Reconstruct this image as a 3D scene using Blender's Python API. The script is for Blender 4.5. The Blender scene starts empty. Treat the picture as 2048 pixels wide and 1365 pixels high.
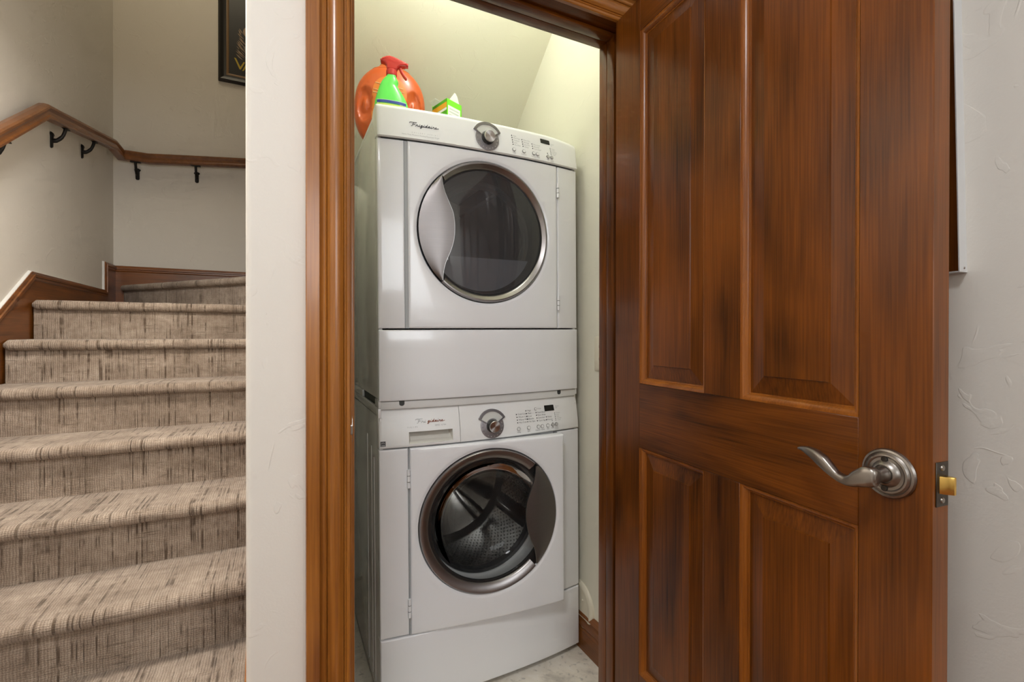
import bpy, bmesh, math, random
from mathutils import Vector, Matrix, noise
random.seed(7)
S = bpy.context.scene
C = S.collection
PI = math.pi

# ------------------------------------------------------------------ camera
F_PX, CY = 947.86, 672.07
YAW, PITCH, ROLL = math.radians(26.156), math.radians(-0.208), math.radians(-0.062)
CAM_H = 1.118
cd = bpy.data.cameras.new('camera'); cam = bpy.data.objects.new('camera', cd); C.objects.link(cam)
cd.sensor_fit = 'HORIZONTAL'; cd.sensor_width = 36.0
cd.lens = F_PX / 2048 * 36.0
cd.shift_y = (CY - 682.5) / 2048
cd.clip_start = 0.02
_f = Vector((math.sin(YAW) * math.cos(PITCH), math.cos(YAW) * math.cos(PITCH), math.sin(PITCH)))
_r = Vector((math.cos(YAW), -math.sin(YAW), 0)); _d = _f.cross(_r)
_c, _s = math.cos(ROLL), math.sin(ROLL)
_r2 = _r * _c + _d * _s; _d2 = _d * _c - _r * _s
_m = Matrix((_r2, -_d2, -_f)).transposed().to_4x4(); _m.translation = (0, 0, CAM_H)
cam.matrix_world = _m
S.camera = cam

# ------------------------------------------------------------------ world, lights, exposure
w = bpy.data.worlds.new('world'); S.world = w; w.use_nodes = True
w.node_tree.nodes['Background'].inputs[0].default_value = (1.0, 0.97, 0.92, 1)
w.node_tree.nodes['Background'].inputs[1].default_value = 0.25
S.view_settings.view_transform = 'Standard'; S.view_settings.look = 'None'
S.view_settings.gamma = 1; S.view_settings.use_curve_mapping = False
S.view_settings.exposure = 0.03
S.cycles.use_denoising = True
S.cycles.max_bounces = 8; S.cycles.diffuse_bounces = 4; S.cycles.glossy_bounces = 3; S.cycles.transparent_max_bounces = 8
S.cycles.use_adaptive_sampling = True; S.cycles.adaptive_threshold = 0.08; S.cycles.adaptive_min_samples = 12
S.cycles.sample_clamp_indirect = 6

def light(name, kind, loc, power, col, size=0.1, rot=(0, 0, 0), sy=None):
    l = bpy.data.lights.new(name, kind); l.energy = power; l.color = col
    if kind == 'AREA':
        l.size = size
        if sy: l.shape = 'RECTANGLE'; l.size_y = sy
        else: l.shape = 'DISK'
    else: l.shadow_soft_size = size
    o = bpy.data.objects.new(name, l); C.objects.link(o); o.location = loc; o.rotation_euler = rot
    return o
light('hall_ceiling_lamp_light', 'AREA', (-0.40, -0.15, 2.44), 20, (0.95, 0.97, 1.0), 0.45)
light('hall_rear_fill_light', 'AREA', (0.30, -2.3, 1.86), 23, (0.93, 0.97, 1.0), 1.3, (math.radians(90), 0, 0), 0.9)  # fill light added behind the camera; no window is known there
light('closet_lamp_light', 'POINT', (0.52, 1.30, 2.43), 7.4, (0.95, 1.0, 0.95), 0.05)
light('stair_foot_fill_light', 'AREA', (-0.52, 1.60, 2.44), 30, (1.0, 0.955, 0.89), 0.30)  # fill added to brighten the lower stair walls and carpet
light('stair_lamp_light', 'AREA', (-0.45, 3.3, 4.5), 6.5, (1.0, 0.85, 0.58), 0.6)

# ------------------------------------------------------------------ materials
MATS = {}
def node_mat(name):
    m = bpy.data.materials.new(name); m.use_nodes = True; MATS[name] = m
    nt = m.node_tree; b = nt.nodes['Principled BSDF']
    return m, nt, b
def N(nt, t, **kw):
    n = nt.nodes.new(t)
    for k, v in kw.items():
        if k in n.inputs: n.inputs[k].default_value = v
        else: setattr(n, k, v)
    return n
def plain(name, col, rough=0.5, metal=0.0, coat=0.0, spec=0.5, emit=None, es=0, aniso=0):
    m, nt, b = node_mat(name)
    b.inputs['Base Color'].default_value = (*col, 1); b.inputs['Roughness'].default_value = rough
    b.inputs['Metallic'].default_value = metal; b.inputs['Coat Weight'].default_value = coat
    b.inputs['Coat Roughness'].default_value = 0.08
    b.inputs['Specular IOR Level'].default_value = spec
    if aniso: b.inputs['Anisotropic'].default_value = aniso
    if emit: b.inputs['Emission Color'].default_value = (*emit, 1); b.inputs['Emission Strength'].default_value = es
    return m
def ramp(nt, stops):
    r = nt.nodes.new('ShaderNodeValToRGB'); e = r.color_ramp.elements
    while len(e) < len(stops): e.new(0.5)
    for i, (p, c) in enumerate(stops): e[i].position = p; e[i].color = (*c, 1) if len(c) == 3 else c
    return r
def g3(v): return (v, v, v)

def wall_mat(name, col, bump=0.55):
    m, nt, b = node_mat(name); L = nt.links
    tc = N(nt, 'ShaderNodeTexCoord')
    def nz(sc, det, dist=0.0):
        n = N(nt, 'ShaderNodeTexNoise', Scale=sc, Detail=det, Distortion=dist); L.new(tc.outputs['Object'], n.inputs['Vector']); return n.outputs[0]
    def rm(src, *st):
        r = ramp(nt, [(p, g3(v)) for p, v in st]); L.new(src, r.inputs[0]); return r.outputs[0]
    def ma(op, a, c, d=None):
        n = N(nt, 'ShaderNodeMath', operation=op)
        for k, q in enumerate((a, c, d)):
            if q is None: continue
            if isinstance(q, (int, float)): n.inputs[k].default_value = q
            else: L.new(q, n.inputs[k])
        return n.outputs[0]
    patch = rm(nz(9.0, 2.0, 2.0), (0.63, 0.0), (0.65, 0.6), (0.76, 1.0))            # trowelled patches
    ridge = ma('MULTIPLY', rm(nz(4.5, 1.0, 0.9), (0.488, 0.0), (0.496, 1.0), (0.500, 1.0), (0.503, 0.0)), rm(nz(15.0, 1.0), (0.60, 0.0), (0.70, 0.45)))
    h = ma('MULTIPLY_ADD', patch, 0.45, ma('MULTIPLY_ADD', nz(220.0, 1.0), 0.18, ridge))
    bp = N(nt, 'ShaderNodeBump', Strength=bump, Distance=0.0022); L.new(h, bp.inputs['Height']); L.new(bp.outputs[0], b.inputs['Normal'])
    b.inputs['Base Color'].default_value = (*col, 1); b.inputs['Roughness'].default_value = 0.62
    b.inputs['Specular IOR Level'].default_value = 0.3
    return m

def wood_mat(name, dark, light_, axis, rough=0.28, coat=0.35, blotch=0.5, blotch_scale=5.0, spec=0.5):
    """stained wood, grain along object axis"""
    m, nt, b = node_mat(name); L = nt.links
    tc = N(nt, 'ShaderNodeTexCoord')
    def mp(across, along):
        k = N(nt, 'ShaderNodeMapping'); sc = [across] * 3; sc[axis] = along
        k.inputs['Scale'].default_value = sc; L.new(tc.outputs['Object'], k.inputs['Vector']); return k
    n1 = N(nt, 'ShaderNodeTexNoise', Scale=1.0, Detail=3.0, Roughness=0.6, Distortion=0.7); L.new(mp(26, 1.3).outputs[0], n1.inputs['Vector'])
    n2 = N(nt, 'ShaderNodeTexNoise', Scale=1.0, Detail=1.0); L.new(mp(330, 7).outputs[0], n2.inputs['Vector'])
    n3 = N(nt, 'ShaderNodeTexNoise', Scale=1.0, Detail=2.0, Distortion=0.8); L.new(mp(blotch_scale * 1.6, blotch_scale * 0.55).outputs[0], n3.inputs['Vector'])
    x1 = N(nt, 'ShaderNodeMath', operation='MULTIPLY'); x1.inputs[1].default_value = 0.25; L.new(n2.outputs[0], x1.inputs[0])
    x2 = N(nt, 'ShaderNodeMath', operation='MULTIPLY'); x2.inputs[1].default_value = blotch; L.new(n3.outputs[0], x2.inputs[0])
    x3 = N(nt, 'ShaderNodeMath', operation='MULTIPLY'); x3.inputs[1].default_value = 0.75 - blotch; L.new(n1.outputs[0], x3.inputs[0])
    y1 = N(nt, 'ShaderNodeMath', operation='ADD'); L.new(x1.outputs[0], y1.inputs[0]); L.new(x2.outputs[0], y1.inputs[1])
    y2 = N(nt, 'ShaderNodeMath', operation='ADD'); L.new(y1.outputs[0], y2.inputs[0]); L.new(x3.outputs[0], y2.inputs[1])
    mid = tuple((a * 0.5 + c * 0.5) for a, c in zip(dark, light_))
    r = ramp(nt, [(0.34, dark), (0.5, mid), (0.66, light_)]); L.new(y2.outputs[0], r.inputs[0])
    L.new(r.outputs[0], b.inputs['Base Color'])
    bp = N(nt, 'ShaderNodeBump', Strength=0.10, Distance=0.001); L.new(n2.outputs[0], bp.inputs['Height']); L.new(bp.outputs[0], b.inputs['Normal'])
    b.inputs['Roughness'].default_value = rough; b.inputs['Coat Weight'].default_value = coat; b.inputs['Coat Roughness'].default_value = 0.16; b.inputs['Specular IOR Level'].default_value = spec
    return m

def carpet_mat():
    m, nt, b = node_mat('carpet'); L = nt.links
    uv = N(nt, 'ShaderNodeUVMap', uv_map='UVMap')
    sep = N(nt, 'ShaderNodeSeparateXYZ'); L.new(uv.outputs[0], sep.inputs[0])
    def mp(sx, sy, lx=0):
        k = N(nt, 'ShaderNodeMapping'); k.inputs['Scale'].default_value = (sx, sy, 1); k.inputs['Location'].default_value = (lx, lx * 0.7, 0)
        L.new(uv.outputs[0], k.inputs['Vector']); return k
    def nz(sx, sy, lx=0, det=2.0, dist=0.0):
        n = N(nt, 'ShaderNodeTexNoise', Scale=1.0, Detail=det, Distortion=dist); L.new(mp(sx, sy, lx).outputs[0], n.inputs['Vector']); return n.outputs[0]
    def mth(op, a, c, d=None):
        n = N(nt, 'ShaderNodeMath', operation=op)
        for k, q in enumerate((a, c, d)):
            if q is None: continue
            if isinstance(q, (int, float)): n.inputs[k].default_value = q
            else: L.new(q, n.inputs[k])
        return n.outputs[0]
    def rmp(src, *st):
        r = ramp(nt, [(p, g3(v)) for p, v in st]); L.new(src, r.inputs[0]); return r.outputs[0]
    wob = nz(30, 30, 2, 2.0)
    ribs = mth('SINE', mth('MULTIPLY_ADD', sep.outputs[0], 930.0, mth('MULTIPLY', wob, 7.0)), 0.0)
    rows = mth('SINE', mth('MULTIPLY_ADD', sep.outputs[1], 1050.0, mth('MULTIPLY', wob, 9.0)), 0.0)
    grain = nz(520, 520, 1, 2.0); blotch = nz(6, 10, 9, 3.0, 0.5); mid = nz(45, 45, 4, 3.0); strk = nz(170, 12, 6, 2.0)
    # broken dark lines running up the stairs, and a few short cross lines
    lines = mth('MULTIPLY', rmp(nz(125, 2.2, 0, 1.5, 0.05), (0.575, 0.0), (0.635, 1.0)), rmp(nz(16, 20, 3, 2.0), (0.38, 0.0), (0.58, 1.0)))
    cross = mth('MULTIPLY', rmp(nz(14, 150, 12, 1.0), (0.62, 0.0), (0.68, 1.0)), rmp(nz(9, 9, 15, 2.0), (0.45, 0.0), (0.62, 0.55)))
    dark = mth('MAXIMUM', lines, cross)
    v = mth('MULTIPLY_ADD', grain, 0.46, mth('MULTIPLY_ADD', blotch, 0.34, mth('MULTIPLY', mid, 0.20)))
    v = mth('MULTIPLY_ADD', strk, 0.16, mth('SUBTRACT', v, 0.08))
    v = mth('MULTIPLY_ADD', ribs, 0.045, v); v = mth('MULTIPLY_ADD', rows, 0.03, v)
    c1 = ramp(nt, [(0.30, (0.145, 0.104, 0.074)), (0.5, (0.325, 0.252, 0.192)), (0.68, (0.56, 0.465, 0.375))]); L.new(v, c1.inputs[0])
    mx = N(nt, 'ShaderNodeMix', data_type='RGBA'); L.new(mth('MULTIPLY', dark, 0.82), mx.inputs[0]); L.new(c1.outputs[0], mx.inputs[6]); mx.inputs[7].default_value = (0.085, 0.055, 0.034, 1)
    L.new(mx.outputs[2], b.inputs['Base Color'])
    b.inputs['Roughness'].default_value = 0.95; b.inputs['Specular IOR Level'].default_value = 0.05
    b.inputs['Sheen Weight'].default_value = 0.2; b.inputs['Sheen Roughness'].default_value = 0.5
    h = mth('MULTIPLY_ADD', ribs, 0.25, mth('MULTIPLY_ADD', rows, 0.18, grain)); h = mth('SUBTRACT', h, dark)
    bp = N(nt, 'ShaderNodeBump', Strength=0.7, Distance=0.003); L.new(h, bp.inputs['Height']); L.new(bp.outputs[0], b.inputs['Normal'])
    return m

def floor_mat():
    m, nt, b = node_mat('concrete_floor'); L = nt.links
    tc = N(nt, 'ShaderNodeTexCoord')
    n1 = N(nt, 'ShaderNodeTexNoise', Scale=9.0, Detail=6.0, Roughness=0.65, Distortion=0.5); L.new(tc.outputs['Object'], n1.inputs['Vector'])
    r = ramp(nt, [(0.32, (0.52, 0.47, 0.40)), (0.5, (0.80, 0.73, 0.62)), (0.7, (0.90, 0.85, 0.76))]); L.new(n1.outputs[0], r.inputs[0])
    n2 = N(nt, 'ShaderNodeTexNoise', Scale=60.0, Detail=3.0); L.new(tc.outputs['Object'], n2.inputs['Vector'])
    r2 = ramp(nt, [(0.28, g3(0.45)), (0.42, g3(1))]); L.new(n2.outputs[0], r2.inputs[0])
    mx = N(nt, 'ShaderNodeMix', data_type='RGBA', blend_type='MULTIPLY'); mx.inputs[0].default_value = 0.6
    L.new(r.outputs[0], mx.inputs[6]); L.new(r2.outputs[0], mx.inputs[7]); L.new(mx.outputs[2], b.inputs['Base Color'])
    bp = N(nt, 'ShaderNodeBump', Strength=0.25, Distance=0.002); L.new(n1.outputs[0], bp.inputs['Height']); L.new(bp.outputs[0], b.inputs['Normal'])
    b.inputs['Roughness'].default_value = 0.6
    return m

def tinted_glass(name, tint, rough=0.03, refl=1.5, haze=0.0):
    m = bpy.data.materials.new(name); m.use_nodes = True; MATS[name] = m
    nt = m.node_tree; nt.nodes.clear(); L = nt.links
    out = N(nt, 'ShaderNodeOutputMaterial'); tr = N(nt, 'ShaderNodeBsdfTransparent'); tr.inputs[0].default_value = (*tint, 1)
    gl = N(nt, 'ShaderNodeBsdfGlossy'); gl.inputs['Roughness'].default_value = rough
    fr = N(nt, 'ShaderNodeFresnel'); fr.inputs[0].default_value = refl
    mx = N(nt, 'ShaderNodeMixShader'); L.new(fr.outputs[0], mx.inputs[0]); L.new(tr.outputs[0], mx.inputs[1]); L.new(gl.outputs[0], mx.inputs[2])
    if haze:
        df = N(nt, 'ShaderNodeBsdfDiffuse'); df.inputs[0].default_value = (0.55, 0.54, 0.55, 1); m2 = N(nt, 'ShaderNodeMixShader'); m2.inputs[0].default_value = haze
        L.new(tr.outputs[0], m2.inputs[1]); L.new(df.outputs[0], m2.inputs[2]); L.new(m2.outputs[0], mx.inputs[1])
    L.new(mx.outputs[0], out.inputs[0]); return m

def brushed(name, col, rough=0.3):
    m, nt, b = node_mat(name); L = nt.links
    tc = N(nt, 'ShaderNodeTexCoord'); mp = N(nt, 'ShaderNodeMapping'); mp.inputs['Scale'].default_value = (6, 6, 900)
    L.new(tc.outputs['Object'], mp.inputs['Vector'])
    n = N(nt, 'ShaderNodeTexNoise', Scale=1.0, Detail=2.0); L.new(mp.outputs[0], n.inputs['Vector'])
    r = ramp(nt, [(0.3, tuple(c * 0.97 for c in col)), (0.7, tuple(min(1, c * 1.03) for c in col))]); L.new(n.outputs[0], r.inputs[0])
    L.new(r.outputs[0], b.inputs['Base Color']); b.inputs['Metallic'].default_value = 1.0; b.inputs['Roughness'].default_value = rough
    return m

WALL = (0.72, 0.685, 0.625)
wall_mat('wall_paint', WALL); wall_mat('wall_paint_closet', (0.76, 0.735, 0.615), 0.4)
plain('ceiling_paint', (0.78, 0.75, 0.70), 0.8)
DK, LT = (0.030, 0.0072, 0.0008), (0.212, 0.060, 0.0056)
for ax, nm in ((0, 'x'), (1, 'y'), (2, 'z')):
    wood_mat('door_wood_' + nm, DK, LT, ax, 0.30, 0.06, 0.46, 4.0, 0.28)
    wood_mat('mould_wood_' + nm, (0.12, 0.030, 0.0030), (0.33, 0.105, 0.012), ax, 0.30, 0.15, 0.3, 5.0, 0.35)
    wood_mat('trim_wood_' + nm, (0.19, 0.058, 0.0075), (0.44, 0.165, 0.026), ax, 0.30, 0.28, 0.25)
    wood_mat('rail_wood_' + nm, (0.10, 0.032, 0.008), (0.24, 0.088, 0.023), ax, 0.33, 0.12, 0.3)
    wood_mat('skirt_wood_' + nm, (0.075, 0.022, 0.0040), (0.27, 0.088, 0.015), ax, 0.33, 0.12, 0.35)
carpet_mat(); floor_mat()
plain('enamel_white', (0.86, 0.865, 0.875), 0.22, 0, 0.5)
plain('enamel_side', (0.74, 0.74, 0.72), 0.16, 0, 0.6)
plain('console_plastic', (0.85, 0.85, 0.835), 0.34)
plain('recess_plastic', (0.62, 0.60, 0.54), 0.4)
brushed('brushed_silver', (0.33, 0.31, 0.305), 0.34)
brushed('handle_silver', (0.27, 0.25, 0.245), 0.42)
plain('edge_silver', (0.42, 0.41, 0.40), 0.3, 1.0)
plain('chrome', (0.80, 0.79, 0.78), 0.28, 1.0, aniso=0.85)
_nt = MATS['chrome'].node_tree; _tg = N(_nt, 'ShaderNodeTangent', direction_type='RADIAL', axis='Y'); _nt.links.new(_tg.outputs[0], _nt.nodes['Principled BSDF'].inputs['Tangent'])
plain('dial_grey', (0.34, 0.32, 0.33), 0.38, 0.7)
plain('visor_rim', (0.30, 0.29, 0.30), 0.3, 0.8)
plain('visor_face', (0.66, 0.66, 0.62), 0.3, 0.1)
plain('knob_dark', (0.06, 0.06, 0.055), 0.25, 0.6)
plain('dot_light', (0.8, 0.78, 0.74), 0.5)
plain('black_plastic', (0.012, 0.012, 0.012), 0.3)
plain('display_black', (0.006, 0.006, 0.006), 0.12)
plain('rubber_dark', (0.03, 0.03, 0.032), 0.5)
plain('seam_grey', (0.42, 0.44, 0.44), 0.5)
plain('gap_dark', (0.05, 0.055, 0.05), 0.6)
plain('print_dark', (0.09, 0.09, 0.095), 0.6)
plain('print_grey', (0.16, 0.155, 0.155), 0.6)
plain('print_faint', (0.40, 0.41, 0.40), 0.6)
plain('print_rust', (0.30, 0.12, 0.08), 0.6)
plain('button_ring', (0.30, 0.29, 0.28), 0.4)
plain('button_white', (0.82, 0.82, 0.80), 0.35)
plain('button_grey', (0.50, 0.49, 0.46), 0.35)
plain('drum_steel', (0.50, 0.485, 0.47), 0.24, 1.0)
plain('drum_dryer', (0.50, 0.50, 0.51), 0.6)
plain('sill_plastic', (0.62, 0.64, 0.65), 0.5)
tinted_glass('glass_smoke', (0.50, 0.50, 0.52), 0.03, 1.75, 0.075)
tinted_glass('glass_clear', (0.60, 0.61, 0.60), 0.02, 1.22, 0.015)
plain('pewter', (0.30, 0.275, 0.25), 0.33, 1.0)
plain('pewter_dark', (0.08, 0.07, 0.06), 0.4, 1.0)
plain('brass', (0.72, 0.47, 0.13), 0.25, 1.0)
plain('iron_dark', (0.018, 0.017, 0.016), 0.45, 0.6)
plain('jug_orange', (0.60, 0.095, 0.010), 0.33, 0, 0.1)
plain('jug_cap', (0.56, 0.115, 0.015), 0.3)
plain('jug_label', (0.70, 0.20, 0.025), 0.35)
plain('jug_print', (0.95, 0.62, 0.36), 0.4)
plain('spray_green', (0.10, 0.70, 0.085), 0.3, 0, 0.2)
plain('spray_red', (0.55, 0.022, 0.02), 0.25, 0, 0.3)
plain('paper_white', (0.82, 0.84, 0.82), 0.6)
plain('ink_blue', (0.02, 0.05, 0.30), 0.5)
plain('ink_lime', (0.62, 0.78, 0.16), 0.5)
plain('carton_green', (0.19, 0.75, 0.02), 0.5)
plain('carton_green_dark', (0.09, 0.42, 0.02), 0.5)
plain('carton_orange', (0.80, 0.38, 0.02), 0.5)
plain('print_soft', (0.55, 0.60, 0.56), 0.6)
plain('frame_black', (0.010, 0.008, 0.007), 0.35)
plain('frame_gilt', (0.22, 0.13, 0.055), 0.5)
plain('poster_black', (0.013, 0.012, 0.012), 0.4)
plain('poster_tan', (0.36, 0.25, 0.16), 0.5)
plain('poster_grey', (0.14, 0.13, 0.12), 0.5)
plain('poster_yellow', (0.50, 0.36, 0.02), 0.5)
plain('mirror_silver', (0.80, 0.80, 0.80), 0.02, 1.0)
plain('frame_silver', (0.72, 0.73, 0.74), 0.3, 0.35)
plain('plate_almond', (0.75, 0.70, 0.56), 0.35)
plain('lamp_glass', (0.9, 0.9, 0.88), 0.4, emit=(1, 0.95, 0.85), es=3)
plain('lamp_metal', (0.6, 0.58, 0.55), 0.35, 1.0)
plain('caulk_white', (0.66, 0.65, 0.62), 0.6)
plain('scuff', (0.5, 0.48, 0.44), 0.6)

# ------------------------------------------------------------------ helpers
def link(name, me, mat, parent=None, smooth=None):
    o = bpy.data.objects.new(name, me); C.objects.link(o)
    if mat: me.materials.append(MATS[mat])
    if parent: o.parent = parent
    if smooth is not None:
        bm = bmesh.new(); bm.from_mesh(me)
        for f in bm.faces: f.smooth = True
        for e in bm.edges:
            e.smooth = not (len(e.link_faces) == 2 and e.calc_face_angle(0) > math.radians(smooth))
        bm.to_mesh(me); bm.free()
    return o
def mesh(name, v, f, mat, parent=None, smooth=None, fix=True):
    me = bpy.data.meshes.new(name); me.from_pydata([tuple(p) for p in v], [], f); me.validate()
    if fix:
        bm = bmesh.new(); bm.from_mesh(me); bmesh.ops.recalc_face_normals(bm, faces=bm.faces[:]); bm.to_mesh(me); bm.free()
    return link(name, me, mat, parent, smooth)
def thing(name, loc, label=None, cat=None, rot=(0, 0, 0), group=None):
    o = bpy.data.objects.new(name, None); C.objects.link(o); o.location = loc; o.rotation_euler = rot
    o.empty_display_size = 0.05
    return tag(o, label, cat, group)
def tag(o, label=None, cat=None, group=None, kind=None):
    if label: o['label'] = label
    if cat: o['category'] = cat
    if group: o['group'] = group
    if kind: o['kind'] = kind
    return o
def struct(o, label=None): o['kind'] = 'structure'; o['label'] = label or o.name.replace('_', ' '); return o
BOXF = [(0, 1, 2, 3), (7, 6, 5, 4), (0, 4, 5, 1), (1, 5, 6, 2), (2, 6, 7, 3), (3, 7, 4, 0)]
def box(name, x0, x1, y0, y1, z0, z1, mat, parent=None, bevel=0.0, seg=2):
    v = [(x0, y0, z0), (x1, y0, z0), (x1, y1, z0), (x0, y1, z0), (x0, y0, z1), (x1, y0, z1), (x1, y1, z1), (x0, y1, z1)]
    if not bevel: return mesh(name, v, BOXF, mat, parent)
    me = bpy.data.meshes.new(name); me.from_pydata(v, [], BOXF); bm = bmesh.new(); bm.from_mesh(me)
    bmesh.ops.recalc_face_normals(bm, faces=bm.faces[:])
    bmesh.ops.bevel(bm, geom=bm.edges[:], offset=bevel, segments=seg, profile=0.5, affect='EDGES')
    bm.to_mesh(me); bm.free(); return link(name, me, mat, parent, 40)
def loft(name, rings, mat, parent=None, closed=True, caps=True, smooth=35, uv=None):
    """rings: lists of equal-length 3d point loops"""
    n = len(rings[0]); v = [p for r in rings for p in r]; f = []
    for i in range(len(rings) - 1):
        for j in range(n if closed else n - 1):
            k = (j + 1) % n
            f.append((i * n + j, i * n + k, (i + 1) * n + k, (i + 1) * n + j))
    if caps and closed:
        f.append(tuple(range(n - 1, -1, -1))); f.append(tuple((len(rings) - 1) * n + j for j in range(n)))
    o = mesh(name, v, f, mat, parent, smooth)
    return o
def prism(name, pts, a0, a1, axis, mat, parent=None, bevel=0.0, seg=2):
    """polygon pts in the plane normal to axis, extruded from a0 to a1.  axis 0: pts=(y,z); 1: (x,z); 2: (x,y)"""
    def P(p, a): return ((a, p[0], p[1]), (p[0], a, p[1]), (p[0], p[1], a))[axis]
    n = len(pts); v = [P(p, a0) for p in pts] + [P(p, a1) for p in pts]
    f = [tuple(range(n)), tuple(range(2 * n - 1, n - 1, -1))] + [(i, (i + 1) % n, n + (i + 1) % n, n + i) for i in range(n)]
    if not bevel: return mesh(name, v, f, mat, parent)
    me = bpy.data.meshes.new(name); me.from_pydata(v, [], f); bm = bmesh.new(); bm.from_mesh(me)
    bmesh.ops.recalc_face_normals(bm, faces=bm.faces[:])
    es = [e for e in bm.edges if e.calc_face_angle(0) > 0.6]
    bmesh.ops.bevel(bm, geom=es, offset=bevel, segments=seg, profile=0.5, affect='EDGES')
    bm.to_mesh(me); bm.free(); return link(name, me, mat, parent, 40)
def lathe(name, prof, mat, parent=None, centre=(0, 0, 0), axis='y', n=64, smooth=35, close=False, a0=0, a1=2 * PI):
    """prof: (radius, height along axis)"""
    full = abs(a1 - a0 - 2 * PI) < 1e-6; m = n if full else n + 1
    v, f = [], []
    for i in range(m):
        a = a0 + (a1 - a0) * i / n; ca, sa = math.cos(a), math.sin(a)
        for r, h in prof:
            if axis == 'y': p = (r * ca, h, r * sa)
            elif axis == 'z': p = (r * ca, r * sa, h)
            else: p = (h, r * ca, r * sa)
            v.append((p[0] + centre[0], p[1] + centre[1], p[2] + centre[2]))
    k = len(prof)
    for i in range(n):
        i2 = (i + 1) % m
        for j in range(k - 1): f.append((i * k + j, i2 * k + j, i2 * k + j + 1, i * k + j + 1))
        if close: f.append((i * k + k - 1, i2 * k + k - 1, i2 * k, i * k))
    o = mesh(name, v, f, mat, parent, None)
    bm = bmesh.new(); bm.from_mesh(o.data); bmesh.ops.remove_doubles(bm, verts=bm.verts[:], dist=1e-6)
    bmesh.ops.recalc_face_normals(bm, faces=bm.faces[:])
    for fc in bm.faces: fc.smooth = True
    for e in bm.edges: e.smooth = not (len(e.link_faces) == 2 and e.calc_face_angle(0) > math.radians(smooth))
    bm.to_mesh(o.data); bm.free(); return o
def tube(name, pts, r, mat, parent=None, n=10, caps=True, flat=1.0):
    pts = [Vector(p) for p in pts]; rs = r if isinstance(r, (list, tuple)) else [r] * len(pts); rings = []
    up = Vector((0, 0, 1)); prev = None
    for i, p in enumerate(pts):
        t = (pts[min(i + 1, len(pts) - 1)] - pts[max(i - 1, 0)]).normalized()
        a = t.cross(up) if prev is None else prev - t * prev.dot(t)
        if a.length < 1e-4: a = t.cross(Vector((1, 0, 0)))
        a.normalize(); prev = a; b = t.cross(a)
        rings.append([p + a * rs[i] * math.cos(2 * PI * j / n) + b * rs[i] * flat * math.sin(2 * PI * j / n) for j in range(n)])
    return loft(name, rings, mat, parent, True, caps, 50)
def catmull(pts, n=8):
    P = [Vector(p) for p in pts]; P = [P[0] * 2 - P[1]] + P + [P[-1] * 2 - P[-2]]; out = []
    for i in range(1, len(P) - 2):
        for k in range(n):
            t = k / n; a, b, c, d = P[i - 1], P[i], P[i + 1], P[i + 2]
            out.append(0.5 * ((2 * b) + (c - a) * t + (2 * a - 5 * b + 4 * c - d) * t * t + (3 * b - a - 3 * c + d) * t ** 3))
    out.append(P[-2]); return out
def join(name, objs, mat=None, parent=None):
    """join single-material meshes into one mesh object (print, dots)"""
    bm = bmesh.new()
    for o in objs:
        t = bmesh.new(); t.from_mesh(o.data); t.transform(o.matrix_basis); me = bpy.data.meshes.new('t'); t.to_mesh(me); t.free()
        bm.from_mesh(me); bpy.data.meshes.remove(me)
    m0 = objs[0].data.materials[0]
    for o in objs:
        d = o.data; bpy.data.objects.remove(o); bpy.data.meshes.remove(d)
    me = bpy.data.meshes.new(name); bm.to_mesh(me); bm.free(); me.materials.append(m0)
    o = bpy.data.objects.new(name, me); C.objects.link(o)
    if parent: o.parent = parent
    return o
def text_mesh(s, size, warp, x, z, align='LEFT', space=1.0, shear=0.0):
    """flat lettering laid on a surface: warp(x, z, lift) -> point"""
    cu = bpy.data.curves.new('t', 'FONT'); cu.body = s; cu.size = size; cu.align_x = align; cu.space_character = space; cu.shear = shear
    cu.resolution_u = 2
    to = bpy.data.objects.new('t', cu); me = bpy.data.meshes.new_from_object(to)
    bpy.data.objects.remove(to); bpy.data.curves.remove(cu)
    for v in me.vertices: v.co = Vector(warp(x + v.co.x, z + v.co.y, 0.0004))
    return me
def lettering(name, items, warp, mat, parent):
    bm = bmesh.new()
    for it in items:
        me = text_mesh(it[2], it[3], warp, it[0], it[1], *it[4:]); bm.from_mesh(me); bpy.data.meshes.remove(me)
    me = bpy.data.meshes.new(name); bm.to_mesh(me); bm.free(); o = link(name, me, mat, parent); o['kind'] = 'stuff'; return o

# ------------------------------------------------------------------ the setting
YW, YWB = 1.02, 1.137            # front wall faces
XC = -0.057                      # free corner of the front wall
XP = 0.045                       # partition, closet side
XR = 1.02                        # hall right wall
XCR = 0.976                      # closet right wall
XL, YB = -1.045, 4.222           # stairwell left and back walls
HC, SC = 2.55, 4.62              # hall and stairwell ceilings
OL, OR_, OT = 0.118, 0.862, 1.975

struct(box('floor', XL - 0.1, 1.7, YW, YB + 0.1, -0.1, 0.0, 'concrete_floor'), 'stained beige concrete floor of the closet')
struct(box('floor_hall', XL - 0.1, XR + 0.1, -2.5, YW, -0.1, 0.0, 'skirt_wood_y'), 'unseen wooden hall floor, made dark to lessen bounced light')  # hall floor is out of view, kept dark to reduce upward bounce
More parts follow.
